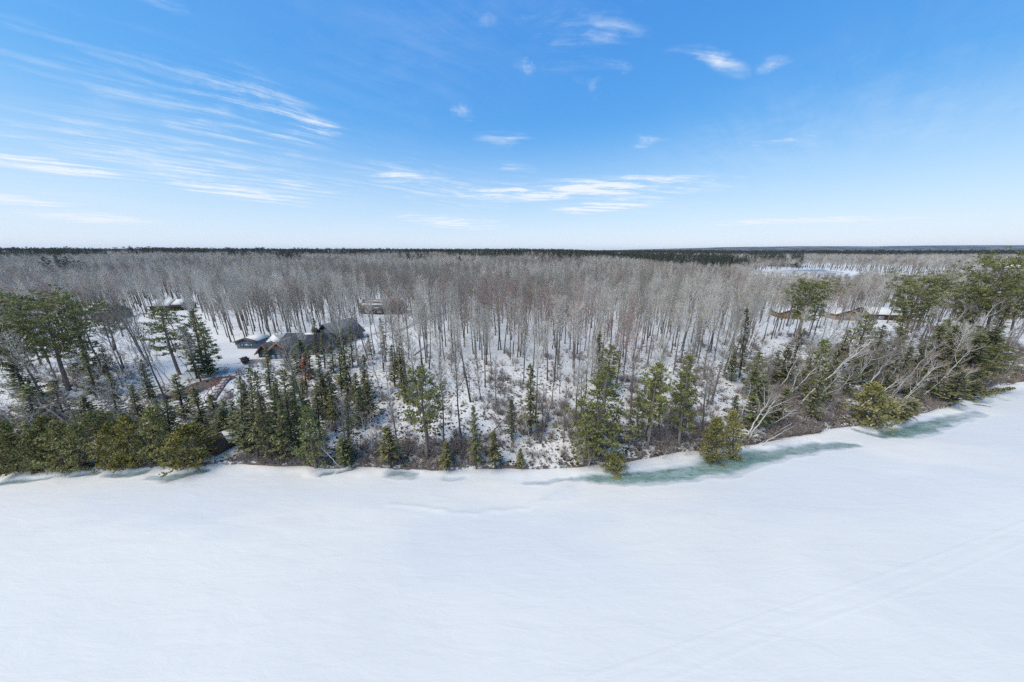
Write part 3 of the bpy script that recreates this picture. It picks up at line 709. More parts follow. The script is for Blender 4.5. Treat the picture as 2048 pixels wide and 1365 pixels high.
# ------------------------------------------------------------------ buildings
def empty(name, loc, rz=0):
    o = link(name, None); o.location = loc; o.rotation_euler = (0, 0, rz); o.empty_display_size = 0.5; return o
def part(name, parent, mat, fn, label=None):
    m = MB(); fn(m); o = link(name, m.mesh(name, mat), parent)
    if label: o["label"] = label
    return o
def slab(m, p0, p1, p2, p3, th):
    """roof slab: four corners (eave, eave, ridge, ridge) thickened along its normal"""
    P = np.array([p0, p1, p2, p3], float); n = unit(np.cross(P[1] - P[0], P[3] - P[0]))
    if n[2] < 0: n = -n
    m.prism(P, n * th)
def gable(root, x0, x1, y0, y1, z0, ze, zr, ax, wall, roof, over=0.5, th=0.2, roof2=None, snow=(None, None), trim=None, wname='wall'):
    """a block with a pitched roof; ridge along ax; snow: per slope a list of (u0, u1, v0, v1) patches"""
    xm, ym = (x0 + x1) / 2, (y0 + y1) / 2
    def w(m):
        if ax == 'y':
            m.prism([(x0, y0, z0), (x1, y0, z0), (x1, y0, ze), (xm, y0, zr), (x0, y0, ze)], (0, y1 - y0, 0))
        else:
            m.prism([(x0, y0, z0), (x0, y1, z0), (x0, y1, ze), (x0, ym, zr), (x0, y0, ze)], (x1 - x0, 0, 0))
    part(wname, root, wall, w)
    half = (x1 - x0) / 2 if ax == 'y' else (y1 - y0) / 2
    sl = (zr - ze) / half; o2 = over
    for sgn in (-1, 1):
        if ax == 'y':
            E = lambda f, u: ((xm + sgn * (half + o2) * (1 - f)), y0 - o2 + (y1 - y0 + 2 * o2) * u, zr - sl * (half + o2) * (1 - f) + 0.02)
        else:
            E = lambda f, u: (x0 - o2 + (x1 - x0 + 2 * o2) * u, ym + sgn * (half + o2) * (1 - f), zr - sl * (half + o2) * (1 - f) + 0.02)
        rf = part('roof_slope', root, (roof2 if (roof2 and sgn > 0) else roof), lambda m: slab(m, E(0, 0), E(0, 1), E(1, 1), E(1, 0), th))
        pt = snow[0 if sgn < 0 else 1]
        nz = np.array([0, 0, th * math.sqrt(1 + sl * sl) + 0.015])
        for (u0, u1, v0, v1) in (pt or ()):
            part('roof_snow', rf, M_roofsnow, lambda m: slab(m, *[np.array(E(v, u_)) + nz for v, u_ in ((v0, u0), (v0, u1), (v1, u1), (v1, u0))], 0.10))
    if trim:
        for sgn in (-1, 1):
            for yy in ((y0 - o2 - 0.06,) if ax == 'y' else ()):
                a = np.array((xm, yy, zr + 0.0)); b = np.array((xm + sgn * (half + o2), yy, zr - sl * (half + o2)))
                part('bargeboard', root, trim, lambda m: m.prism([a + (0, 0, 0.18), b + (0, 0, 0.18), b + (0, 0, -0.12), a + (0, 0, -0.12)], (0, 0.055, 0)))
def window(root, x0, x1, z0, z1, y, frame=None, mull=0):
    def fr(m):
        w = 0.09
        for a in ((x0 - w, x1 + w, z1, z1 + w), (x0 - w, x1 + w, z0 - w, z0), (x0 - w, x0, z0, z1), (x1, x1 + w, z0, z1)):
            m.box(a[0], a[1], y - 0.09, y + 0.02, a[2], a[3])
        for i in range(1, mull + 1):
            xx = x0 + (x1 - x0) * i / (mull + 1); m.box(xx - 0.04, xx + 0.04, y - 0.085, y + 0.02, z0, z1)
    f = part('window', root, frame or M_trimdark, fr)
    part('pane', f, M_glass, lambda m: m.box(x0, x1, y - 0.045, y + 0.015, z0, z1))

# -- the lodge
gz = 5.9
L = empty('lodge', (-64.2, 84, gz)); tag(L, "slate blue lodge with charcoal shingle roof and orange timber gables above the shore stairs", "house")
gable(L, -7.2, 8.5, -3.0, 7.5, -0.8, 2.6, 5.1, 'x', M_siding, M_shingle, 0.6, snow=([(0.0, 0.22, 0.35, 0.98), (0.55, 0.75, 0.86, 0.98)], [(0.05, 0.6, 0.1, 0.95)]))
gable(L, -4.2, 3.2, -6.2, 2.2, -0.8, 1.9, 4.75, 'y', M_siding, M_shingle, 0.7, snow=([(0.02, 0.97, 0.12, 0.97)], None), trim=M_timber, wname='wall')
gable(L, -8.2, -4.3, -4.6, 5.0, -0.8, 1.5, 3.7, 'y', M_siding, M_shingle_grey, 0.6, roof2=M_shingle, snow=([(0.45, 0.98, 0.5, 0.95)], None), trim=M_timber, wname='wall')  # left slope in the paler grey shingle, right slope in charcoal
for zo, hw in ((3.25, 1.75), (3.8, 1.0)):                       # timber truss in the front gable
    part('truss_beam', L, M_timber, lambda m: m.box(-0.5 - hw, -0.5 + hw, -6.55, -6.3, zo, zo + 0.2))
part('truss_post', L, M_timber, lambda m: m.box(-0.62, -0.38, -6.56, -6.31, 3.25, 4.4))
part('gable_infill', L, M_timber, lambda m: m.prism([(-2.1, -6.25, 3.3), (1.1, -6.25, 3.3), (-0.5, -6.25, 4.5)], (0, 0.045, 0)))
for i in range(4): window(L, -3.5 + i * 1.62, -2.15 + i * 1.62, -0.15, 1.2, -6.2, M_trimdark)
for i in range(2): window(L, -2.3 + i * 1.9, -0.7 + i * 1.9, 1.55, 1.95, -6.2, M_trimdark)
window(L, -1.2, 0.2, 2.3, 2.8, -6.2, M_trimdark)
window(L, -7.2, -5.6, 0.1, 1.2, -4.6, M_trimdark, 1)
window(L, 4.4, 6.4, 0.2, 1.5, -3.0, M_trimdark, 1)
part('chimney', L, M_darkwood, lambda m: m.box(2.2, 3.4, 4.2, 5.4, 3.2, 5.9))
part('patio', L, M_deck, lambda m: m.box(-9.6, 5.5, -8.6, -6.28, -0.9, -0.02))
G = empty('garage_wing', (-58.5, 97, gz), rad(-24)); tag(G, "tall charcoal roofed garage joined behind the slate blue lodge", "garage")
gable(G, -4.8, 4.8, -4.8, 4.8, -0.8, 2.7, 6.4, 'y', M_siding, M_shingle, 0.7, roof2=M_shingle_grey, trim=M_darkwood)  # right slope gets the paler grey shingle, left slope charcoal
window(G, -3.0, -1.2, 0.6, 1.9, -4.8, M_trimdark, 1)
window(G, 1.2, 3.0, 0.6, 1.9, -4.8, M_white, 1)
part('garage_door', G, M_darkwood, lambda m: m.box(4.79, 4.86, -3.3, 1.0, -0.3, 2.1))
# -- small cabin beside it
Cb = empty('cabin', (-82.1, 89.5, gz)); tag(Cb, "small blue grey cabin with snowy roof standing beside the lodge", "cabin")
gable(Cb, -3.1, 3.1, -2.6, 2.6, -0.6, 2.3, 3.3, 'y', M_cabin, M_brown_shingle, 0.45, snow=([(0.03, 0.99, 0.02, 1.0)], [(0.12, 0.99, 0.02, 1.0)]), trim=M_brown_shingle)
window(Cb, -0.95, 0.95, 0.75, 1.6, -2.6, M_trimdark)
window(Cb, -1.85, -1.1, 0.75, 1.6, -2.6, M_trimdark); window(Cb, 1.1, 1.85, 0.75, 1.6, -2.6, M_trimdark)
# -- patio things
def grill():
    g = empty('patio_grill', (-73.6, 76.2, gz - 0.05)); tag(g, "black covered grill capped with snow on the lodge patio", "grill")
    part('cover', g, M_black, lambda m: [m.box(-0.85, 0.85, -0.4, 0.4, 0.0, 1.0), m.prism([(-0.6, -0.36, 0.999), (0.6, -0.36, 0.999), (0.45, -0.2, 1.3), (-0.45, -0.2, 1.3)], (0, 0.6, 0))])
    part('side_shelf', g, M_black, lambda m: m.box(-1.3, -0.852, -0.3, 0.3, 0.8, 0.9)); part('side_shelf', g, M_black, lambda m: m.box(0.852, 1.3, -0.3, 0.3, 0.8, 0.9))
    part('snow_cap', g, M_roofsnow, lambda m: m.prism([(-0.5, -0.22, 1.29), (0.5, -0.22, 1.29), (0.3, -0.1, 1.45), (-0.3, -0.1, 1.45)], (0, 0.5, 0)))
grill()
tb = MB(); zt = np.array([0, 0.05, 0.3, 0.75, 0.95, 1.0]); rt = np.array([0.5, 0.58, 0.66, 0.66, 0.6, 0.02])
tb.tube(np.stack([zt * 0, zt * 0, zt], 1), rt, 14, np.array((0.02, 0.02, 0.022)))
tub = link('fire_pit', tb.mesh('fire_pit', M_black, True)); tub.location = (-72.2, 74.7, gz - 0.1)
tag(tub, "round dark fire pit at the patio edge by the grill", "fire pit")

def cottage(name, label, cat, x, y, rz, w, dpt, he, hr, ax, wall, roof, snow, wins=()):
    z = float(ground_z(x, y)); o = empty(name, (x, y, z), rad(rz)); tag(o, label, cat)
    gable(o, -w / 2, w / 2, -dpt / 2, dpt / 2, -1.0, he, he + hr, ax, wall, roof, 0.5, snow=snow)
    for (a, b, c_, d_) in wins: window(o, a, b, c_, d_, -dpt / 2, M_white)
    return o
full = [(0.01, 0.99, 0.02, 1.0)]
cottage('brown_house', "long brown house with snow streaked roof deep in the aspens", "house", -63, 143.5, -6, 19, 9, 2.6, 3.6, 'x', M_darkwood, M_brown_shingle,
        ([(0.03, 0.62, 0.42, 0.55), (0.12, 0.75, 0.78, 0.84), (0.38, 0.52, 0.12, 0.17)], full), [(-7, -5, 0.8, 1.9), (-1, 1, 0.8, 1.9), (4, 6, 0.8, 1.9)])
cottage('striped_roof_house', "house whose dark roof carries three snow stripes behind the big pine", "house", -181, 130, 4, 9.5, 9, 3.0, 3.2, 'x', M_darkwood, M_shingle,
        ([(0.02, 0.98, 0.08, 0.24), (0.05, 0.98, 0.38, 0.52), (0.02, 0.95, 0.66, 0.82)], full), [(-3.5, -2, 0.8, 2.2), (-0.5, 1, 0.8, 2.2), (2.2, 3.4, 0.8, 2.2)])
cottage('snowy_roof_house', "low house under a snow covered roof behind the striped roof house", "house", -176, 152, 4, 15, 8, 2.4, 2.6, 'x', M_darkwood, M_brown_shingle,
        ([(0.02, 0.3, 0.03, 0.97), (0.34, 0.62, 0.03, 0.97), (0.66, 0.97, 0.2, 0.97)], full))
cottage('brown_cottage', "brown gabled cottage under the round topped pine in the bare woods", "cottage", 126, 133, -22, 9, 11, 2.4, 2.2, 'y', M_tanwood, M_brown_shingle, (full, full), [(-1.2, 0.4, 0.5, 1.6)])
cottage('tan_cottage', "tan cottage with a snow covered roof beside the long snowy cabin", "cottage", 148, 131, -14, 9, 10, 2.4, 2.0, 'y', M_tanwood, M_brown_shingle, (full, full), [(-2.4, -1.2, 0.5, 1.6), (0.6, 1.8, 0.5, 1.6)])
cottage('long_cabin', "long cabin with a broad snow roof behind the birches", "cabin", 167, 131, -14, 15, 9, 2.2, 2.4, 'x', M_darkwood, M_shingle, (full, full), [(-4, -2.5, 0.5, 1.5)])
cottage('grey_roof_house', "grey roofed house between the tall shore pines", "house", 232, 158, -25, 11, 10, 3.2, 3.2, 'x', M_grey, M_shingle_grey, ([(0.1, 0.9, 0.02, 0.14)], full), [(-3, -1.8, 0.8, 2), (1, 2.2, 0.8, 2)])
cottage('white_roof_hall', "large pale hall with white roof on the far marsh edge", "hall", 560, 330, -35, 46, 22, 15.0, 4.5, 'x', M_grey, M_shingle_grey, (full, full))
# -- boathouse at the waterline
bz = float(ground_z(-52.2, 45.4))
bo = empty('boathouse', (-52.2, 45.6, bz), rad(-30)); tag(bo, "small dark boathouse with snowy roof tucked behind the golden cedar", "boathouse")
gable(bo, -1.7, 1.7, -1.9, 1.9, -0.9, 1.5, 2.5, 'y', M_darkwood, M_darkwood, 0.3, snow=(full, [(0.55, 0.99, 0.02, 1.0)]))
part('door', bo, M_trimdark, lambda m: m.box(-0.9, 0.9, -1.96, -1.89, -0.3, 1.35))
# -- stairs down the bank
s0 = np.array((-68.0, 64.6)); s1 = np.array((-64.6, 56.6)); ns = 22
z0s = float(ground_z(*s0)) + 0.3; z1s = float(ground_z(*s1)) + 0.3
ang = math.atan2(s1[1] - s0[1], s1[0] - s0[0]); Ls = np.hypot(*(s1 - s0))
stair = empty('shore_stairs', (s0[0], s0[1], z0s), ang); tag(stair, "red railed wooden stairs descending the snowy bank below the lodge", "stairs")
for i in range(ns):
    xx = Ls * i / ns; zz2 = (z1s - z0s) * i / ns
    st_ = part('step', stair, M_deck, lambda m: m.box(xx, xx + Ls / ns * 0.9, -0.75, 0.75, zz2 - 0.06, zz2))
    if i % 3 != 2: part('snow_cover', st_, M_roofsnow, lambda m: m.box(xx + 0.03, xx + Ls / ns * 0.75, -0.7, 0.7, zz2 + 0.003, zz2 + 0.06))
dz = z1s - z0s
for sy in (-0.80, 0.80):
    part('stringer', stair, M_darkwood, lambda m: m.prism([(0, sy - 0.05, -0.45), (Ls, sy - 0.05, dz - 0.45), (Ls, sy - 0.05, dz + 0.02), (0, sy - 0.05, 0.02)], (0, 0.098, 0)))
    part('handrail', stair, M_redrail, lambda m: m.prism([(0, sy - 0.04, 0.9), (Ls, sy - 0.04, dz + 0.9), (Ls, sy - 0.04, dz + 1.0), (0, sy - 0.04, 1.0)], (0, 0.08, 0)))
    for i in range(6):
        xx = Ls * (i + 0.02) / 5.05
        part('rail_post', stair, M_redrail, lambda m: m.box(xx - 0.05, xx + 0.05, sy - 0.048, sy + 0.048, dz * xx / Ls - 0.9, dz * xx / Ls + 0.9))

# ------------------------------------------------------------------ tree stock: a few of each kind, shared by all copies
STOCK = {}
def stock(kind, made, h, R, bark, leaf):
    tr, cr = made
    i = len(STOCK.setdefault(kind, []))
    STOCK[kind].append((tr.mesh('trunk', bark, True), cr.mesh('crown', leaf), h, R, tr, cr))
for i in range(5): stock('aspen', bare_tree(100 + i, 17, 'aspen'), 17, 2.6, M_bark, M_twig)
for i in range(3): stock('maple', bare_tree(120 + i, 16, 'maple'), 16, 3.4, M_bark, M_twig)
for i in range(3): stock('redmaple', bare_tree(130 + i, 16, 'redmaple'), 16, 3.4, M_bark, M_twig)
for i in range(4): stock('sapling', bare_tree(140 + i, 9, 'sapling'), 9, 1.3, M_bark, M_twig)
for i in range(6): stock('birch', birch(160 + i, 12, 2 + i % 3), 12, 2.6, M_bark, M_twig)
for i in range(5): stock('spruce', spruce(200 + i, 13, 1.9, (0.172 + 0.012 * (i % 3), 0.180, 0.075), 0.10 + 0.05 * (i % 3), 1.0, 0.75 + 0.1 * (i % 3)), 13, 1.9, M_bark, M_needle)
for i in range(2): stock('thinspruce', spruce(220 + i, 13, 1.9, (0.14, 0.142, 0.07), 0.16, 0.55, 0.8), 13, 1.9, M_bark, M_needle)
stock('rustfir', spruce(230, 13, 1.5, (0.26, 0.11, 0.065), 0.2, 0.55, 0.9), 13, 1.5, M_bark, M_needle)
for i in range(4): stock('pine', pine(240 + i, 17, 4.0, (0.176, 0.180, 0.058), 0.34 + 0.04 * (i % 2), 44, 'round'), 17, 4.0, M_bark, M_needle)
for i in range(2): stock('conepine', pine(250 + i, 17, 3.2, (0.170, 0.178, 0.060), 0.22, 46, 'cone'), 17, 3.2, M_bark, M_needle)
for i in range(3): stock('broadpine', pine(260 + i, 19, 6.5, (0.174, 0.178, 0.062), 0.42, 68, 'flat'), 19, 6.5, M_bark, M_needle)
for i in range(2): stock('palepine', pine(270 + i, 12, 2.8, (0.185, 0.20, 0.070), 0.12, 44, 'cone'), 12, 2.8, M_bark, M_needle)
for i in range(3): stock('cedar', cedar(280 + i, 8, 2.4, (0.25, 0.23, 0.085)), 8, 2.4, M_bark, M_needle)
for i in range(2): stock('goldcedar', cedar(290 + i, 8, 2.6, (0.235, 0.205, 0.052), 0.4, 0.3), 8, 2.6, M_bark, M_needle)
for kn, seeds, h_, R_ in (('aspen', range(300, 304), 17, 2.6), ('maple', range(310, 312), 16, 3.4), ('redmaple', range(315, 317), 16, 3.4)):
    for sd in seeds: stock('far_' + kn, bare_tree(sd, h_, kn, 1), h_, R_, M_bark, M_twig)
for i in range(3): stock('blackpine', pine(330 + i, 17, 3.4, (0.064, 0.076, 0.050), 0.3, 26, 'round'), 17, 3.4, M_bark, M_needle)
for i in range(2): stock('blackspruce', spruce(340 + i, 13, 2.4, (0.058, 0.07, 0.048), 0.1, 0.6, 0.8), 13, 2.4, M_bark, M_needle)
TYPE_NAME = dict(aspen='aspen_tree', maple='maple_tree', redmaple='maple_tree', sapling='sapling', birch='birch_tree', spruce='spruce_tree', thinspruce='spruce_tree',
                 rustfir='fir_tree', pine='pine_tree', conepine='pine_tree', broadpine='pine_tree', palepine='pine_tree', cedar='cedar_tree', goldcedar='cedar_tree')
rsp = np.random.RandomState(5)
def plant(kind, x, y, dx, dy, hh, w, label, group=None, variant=None):
    S = STOCK[kind]; k = rsp.randint(len(S)) if variant is None else variant % len(S)
    tm, cm, h, R = S[k][:4]
    o = link(TYPE_NAME[kind], None); o.empty_display_size = 0.3
    o.location = (x, y, float(ground_z(x, y)) - 0.05)
    v = Vector((dx, dy, hh)); q = Vector((0, 0, 1)).rotation_difference(v.normalized())
    o.rotation_mode = 'QUATERNION'; o.rotation_quaternion = q @ Quaternion((0, 0, 1), rsp.rand() * 6.283)
    o.scale = (w / R, w / R, v.length / h)
    link('trunk', tm, o); link('crown', cm, o)
    tag(o, label, "tree", group)
    return o

GROUPS = {
    'lodgespr': ('slim green spruce on the slope between the lodge and the ice', 'spruces below the lodge'),
    'behind': ('narrow spruce rising above the roofs around the lodge', 'spruces around the lodge'),
    'cedrow': ('bushy olive cedar leaning over the ice in the cedar row beside the boathouse', 'cedar row by the boathouse'),
    'yardpine': ('tall dark pine at the edge of the open snowy yard beside the cabin', 'pines by the yard'),
    'bankfir': ('dark conifer on the wooded bank between the stairs and the cedar row', 'conifers by the cedar row'),
    'bowlspr': ('lone dark spruce on the sparsely wooded slope between the round pines', 'spruces on the open slope'),
    'iceSpr': ('low bushy spruce standing at the very edge of the ice', 'spruces at the ice edge'),
    'eastfir': ('dark conifer among the white birches on the wooded point', 'conifers among the point birches'),
    'eastpine': ('tall shaggy pine crowning the wooded point where the shore bends away', 'tall pines on the point'),
    'pointbirch': ('white birch leaning out across the bank of the wooded point', 'leaning birches on the point'),
    'westbirch': ('crooked white birch leaning above the row of olive cedars', 'leaning birches by the cedar row'),
    'midbirch': ('slim white birch between the spruces below the lodge', 'birches below the lodge'),
    'iceBirch': ('short pale birch tilting over the ice below the snowy slope', 'small birches at the ice edge'),
    'goldtwin': ('golden olive cedar beside its twin above the meltwater patches', 'golden cedar pair'),
    'twinpine': ('tall pine with pale trunk beside its twin near the largest shore pine', 'pale trunked pine pair'),
    'twincedar': ('dense olive cedar beside its twin standing over the turquoise melt', 'olive cedar pair over the melt'),
    'behind2': ('spruce in the dark clump beside the round crowned shore pine', 'spruces beside the round pine'),
}
TREES = [
    ('broadpine', -99.38, 60.09, 2.31, -0.0, 20.19, 7.75, 'huge spreading pine with thick pinkish trunk behind the cedar row'),
    ('spruce', -107.18, 69.17, 2.2, -0.0, 18.42, 4.43, 'pointed dark spruce beside the huge spreading pine'),
    ('broadpine', -105.65, 57.57, 3.44, -0.0, 15.88, 4.45, 'broad dark pine with low shaggy limbs beyond the huge spreading pine'),
    ('pine', -121.09, 84.96, 2.61, -0.0, 14.69, 3.96, 'small yellow green pine in front of the striped roof house'),
    ('pine', -81.87, 67.14, 1.09, -0.0, 16.93, 4.69, 'yardpine'),
    ('conepine', -77.54, 69.28, 1.61, -0.0, 15.9, 3.29, 'yardpine'),
    ('conepine', -75.24, 67.98, 1.74, -0.0, 12.91, 2.8, 'yardpine'),
    ('spruce', -75.16, 64.78, 0.79, -0.0, 13.04, 2.69, 'yardpine'),
    ('spruce', -73.7, 66.14, 0.84, -0.0, 5.17, 2.68, 'bankfir'),
    ('cedar', -82.13, 40.25, 2.54, -0.0, 7.09, 2.89, 'cedrow'),
    ('cedar', -78.17, 40.3, 2.4, -0.0, 7.81, 2.56, 'cedrow'),
    ('cedar', -74.03, 40.3, 2.78, -0.0, 9.07, 2.73, 'cedrow'),
    ('cedar', -71.34, 40.51, 2.39, -0.0, 8.4, 2.28, 'cedrow'),
    ('cedar', -60.81, 42.09, 2.82, -0.0, 10.23, 2.81, 'cedrow'),
    ('cedar', -78.31, 41.81, 2.36, -0.0, 8.66, 2.12, 'cedrow'),
    ('cedar', -84.23, 41.27, 2.85, -0.0, 8.14, 2.52, 'cedrow'),
    ('goldcedar', -66.45, 40.81, 2.43, -0.0, 8.96, 2.75, 'goldtwin'),
    ('goldcedar', -63.43, 41.02, 2.38, -0.0, 9.73, 2.77, 'goldtwin'),
    ('goldcedar', -54.24, 41.48, 1.5, -0.0, 7.8, 4.75, 'broad golden cedar in front of the small boathouse'),
    ('spruce', -65.12, 51.6, 1.32, -0.0, 9.92, 2.49, 'bankfir'),
    ('spruce', -57.05, 47.32, 0.58, -0.0, 10.34, 2.52, 'bankfir'),
    ('spruce', -58.6, 51.32, 0.39, -0.0, 5.92, 1.98, 'bankfir'),
    ('spruce', -62.34, 45.23, 1.56, -0.0, 9.0, 1.8, 'bankfir'),
    ('spruce', -70.77, 49.12, 1.28, -0.0, 9.23, 1.72, 'bankfir'),
    ('spruce', -78.23, 57.25, 1.03, -0.0, 9.22, 1.84, 'bankfir'),
    ('spruce', -77.4, 51.01, 1.81, -0.0, 10.67, 1.97, 'bankfir'),
    ('spruce', -89.93, 57.48, 1.62, -0.0, 11.45, 2.39, 'bankfir'),
    ('spruce', -90.48, 48.84, 1.7, -0.0, 9.4, 2.62, 'bankfir'),
    ('spruce', -87.51, 50.43, 1.92, -0.0, 9.6, 2.45, 'bankfir'),
    ('spruce', -80.47, 48.84, 1.26, -0.0, 7.39, 2.38, 'bankfir'),
    ('spruce', -62.15, 46.36, 1.43, -0.0, 8.15, 2.01, 'bankfir'),
    ('spruce', -53.77, 48.13, 0.9, -0.0, 7.37, 1.89, 'bankfir'),
    ('spruce', -103.75, 57.03, 0.78, -0.0, 9.18, 3.23, 'bankfir'),
    ('spruce', -95.73, 64.48, 1.19, -0.0, 8.75, 2.14, 'bankfir'),
    ('spruce', -67.66, 44.34, 1.57, -0.0, 7.5, 2.13, 'bankfir'),
    ('spruce', -53.45, 47.0, 0.86, -0.0, 6.77, 2.13, 'bankfir'),
    ('pine', -72.62, 43.99, 1.4, -0.0, 7.96, 2.82, 'bankfir'),
    ('spruce', -47.2, 44.18, 2.69, -0.0, 14.79, 2.04, 'lodgespr'),
    ('spruce', -43.4, 42.3, 2.92, -0.0, 17.45, 2.05, 'lodgespr'),
    ('spruce', -40.59, 41.73, 1.27, -0.0, 16.92, 1.86, 'lodgespr'),
    ('spruce', -46.67, 44.76, 2.01, -0.0, 12.91, 1.79, 'lodgespr'),
    ('spruce', -52.18, 57.48, 1.81, -0.0, 12.31, 2.06, 'lodgespr'),
    ('spruce', -41.56, 44.47, 2.61, -0.0, 13.41, 2.05, 'lodgespr'),
    ('spruce', -37.86, 42.87, 1.99, -0.0, 16.73, 2.16, 'lodgespr'),
    ('spruce', -37.55, 44.21, 2.31, -0.0, 15.23, 2.21, 'lodgespr'),
    ('spruce', -38.5, 42.02, 1.7, -0.0, 11.85, 2.13, 'lodgespr'),
    ('spruce', -38.12, 52.43, 1.49, -0.0, 13.47, 2.22, 'lodgespr'),
    ('spruce', -36.3, 51.9, -0.12, -0.0, 8.91, 2.2, 'lodgespr'),
    ('spruce', -36.05, 53.27, -0.27, -0.0, 9.05, 2.14, 'lodgespr'),
    ('spruce', -37.71, 58.83, 1.73, -0.0, 13.92, 1.88, 'lodgespr'),
    ('spruce', -36.27, 58.83, 1.63, -0.0, 15.73, 1.99, 'lodgespr'),
    ('spruce', -32.47, 55.31, 0.64, -0.0, 7.5, 1.79, 'lodgespr'),
    ('spruce', -27.92, 50.8, 0.41, -0.0, 8.9, 2.26, 'lodgespr'),
    ('spruce', -31.77, 57.25, 1.23, -0.0, 10.53, 1.84, 'lodgespr'),
    ('spruce', -35.63, 47.0, 1.43, -0.0, 11.18, 2.04, 'lodgespr'),
    ('spruce', -29.63, 50.21, 0.57, -0.0, 7.51, 1.95, 'lodgespr'),
    ('spruce', -34.45, 50.43, 0.84, -0.0, 8.58, 1.96, 'lodgespr'),
    ('spruce', -46.05, 47.21, 1.39, -0.0, 9.29, 2.05, 'lodgespr'),
    ('spruce', -41.78, 52.04, 1.23, -0.0, 8.75, 2.01, 'lodgespr'),
    ('spruce', -50.25, 46.09, 1.36, -0.0, 9.17, 1.83, 'lodgespr'),
    ('spruce', -45.61, 50.65, 1.47, -0.0, 9.64, 1.87, 'lodgespr'),
    ('spruce', -44.8, 68.71, 1.05, -0.0, 10.06, 1.89, 'behind'),
    ('spruce', -48.33, 70.82, 1.31, -0.0, 10.42, 1.81, 'behind'),
    ('spruce', -41.23, 71.17, 1.0, -0.0, 11.08, 1.94, 'behind'),
    ('spruce', -58.03, 70.82, 0.82, -0.0, 6.51, 1.68, 'behind'),
    ('spruce', -48.55, 65.4, 1.07, -0.0, 8.87, 1.81, 'behind'),
    ('spruce', -52.32, 67.9, 0.81, -0.0, 9.1, 3.11, 'dense dark spruce right in front of the lodge gable'),
    ('rustfir', -46.04, 59.92, 1.16, -0.0, 9.4, 1.91, 'dead rust brown fir below the lodge'),
    ('palepine', -32.89, 41.07, 0.98, -0.0, 11.5, 2.77, 'pale green bushy pine at the ice below the lodge'),
    ('thinspruce', -27.54, 41.81, 1.53, -0.0, 12.41, 1.95, 'thin see-through spruce standing alone below the pale birches'),
    ('spruce', -55.34, 78.47, 1.43, -0.0, 11.56, 1.84, 'behind'),
    ('spruce', -34.49, 75.56, -0.16, -0.0, 12.3, 2.19, 'behind'),
    ('spruce', -39.13, 77.6, -0.32, -0.0, 7.57, 1.68, 'behind'),
    ('spruce', -25.85, 62.92, 0.72, -0.0, 12.62, 2.34, 'behind2'),
    ('spruce', -27.07, 62.14, 0.42, -0.0, 10.32, 1.97, 'behind2'),
    ('spruce', -23.0, 57.48, -0.18, -0.0, 10.14, 2.17, 'behind2'),
    ('pine', -14.55, 42.37, 0.04, -0.0, 17.01, 4.11, 'round crowned shore pine with long bare trunk beside the bushy spruce'),
    ('spruce', -20.14, 41.07, -0.04, -0.0, 7.72, 2.68, 'iceSpr'),
    ('spruce', -27.77, 41.14, 0.31, -0.0, 5.38, 1.85, 'iceSpr'),
    ('spruce', -10.88, 40.53, 0.19, -0.0, 5.35, 1.83, 'iceSpr'),
    ('spruce', -5.93, 40.86, -0.13, -0.0, 11.88, 1.75, 'tall two tiered spruce at the ice edge beside a shorter twin'),
    ('spruce', -2.75, 40.86, -0.21, -0.0, 6.85, 1.92, 'iceSpr'),
    ('spruce', 1.42, 40.89, -0.03, -0.0, 3.64, 1.0, 'iceSpr'),
    ('spruce', 3.61, 48.41, -0.44, -0.0, 14.23, 2.37, 'bowlspr'),
    ('thinspruce', 0.0, 46.52, -0.18, -0.0, 8.3, 1.93, 'bowlspr'),
    ('spruce', 20.19, 63.29, -0.84, -0.0, 12.41, 2.46, 'bowlspr'),
    ('pine', 21.03, 59.6, 0.18, -0.0, 11.74, 3.02, 'dark pine half hidden behind the largest shore pine'),
    ('conepine', 14.88, 44.21, 1.2, -0.0, 16.44, 5.67, 'largest shore pine with wide ragged crown above the turquoise melt'),
    ('conepine', 12.88, 41.68, -1.03, -0.0, 9.41, 3.05, 'young shaggy pine at the foot of the largest shore pine'),
    ('cedar', 17.03, 40.72, -0.23, -0.0, 3.85, 2.5, 'low round cedar at the foot of the largest shore pine, over the ice'),
    ('pine', 24.37, 45.26, 0.09, -0.0, 16.51, 3.16, 'twinpine'),
    ('pine', 24.7, 47.21, 0.27, -0.0, 13.13, 2.61, 'twinpine'),
    ('conepine', 22.49, 45.58, -0.82, -0.0, 10.15, 1.99, 'slim young pine squeezed between the tall shore pines'),
    ('conepine', 30.48, 45.95, -0.91, -0.0, 18.05, 2.84, 'columnar tall pine nearest the twin cedars'),
    ('pine', 32.16, 49.87, -0.54, -0.0, 13.3, 2.44, 'slim pine behind the columnar pine by the twin cedars'),
    ('cedar', 34.57, 43.06, -0.41, -0.0, 8.83, 2.71, 'twincedar'),
    ('cedar', 39.14, 43.84, -2.04, -0.0, 9.68, 2.04, 'twincedar'),
    ('thinspruce', 57.33, 68.49, -2.29, -0.0, 18.0, 2.53, 'tall thin spruce in the bare woods behind the twin cedars'),
    ('spruce', 54.19, 66.86, -1.25, -0.0, 9.61, 2.23, 'eastfir'),
    ('broadpine', 91.04, 91.21, 1.94, -0.0, 19.39, 6.82, 'round topped pine standing alone among the brown cottages'),
    ('spruce', 68.25, 67.55, 0.48, -0.0, 13.93, 2.75, 'eastfir'),
    ('spruce', 67.1, 67.78, -0.62, -0.0, 10.5, 2.51, 'eastfir'),
    ('spruce', 49.01, 51.9, -1.58, -0.0, 10.94, 3.33, 'eastfir'),
    ('spruce', 53.19, 52.46, 0.62, -0.0, 8.15, 2.85, 'eastfir'),
    ('spruce', 54.62, 60.17, -0.65, -0.0, 7.34, 2.27, 'eastfir'),
    ('spruce', 64.99, 60.84, 0.14, -0.0, 7.43, 2.3, 'eastfir'),
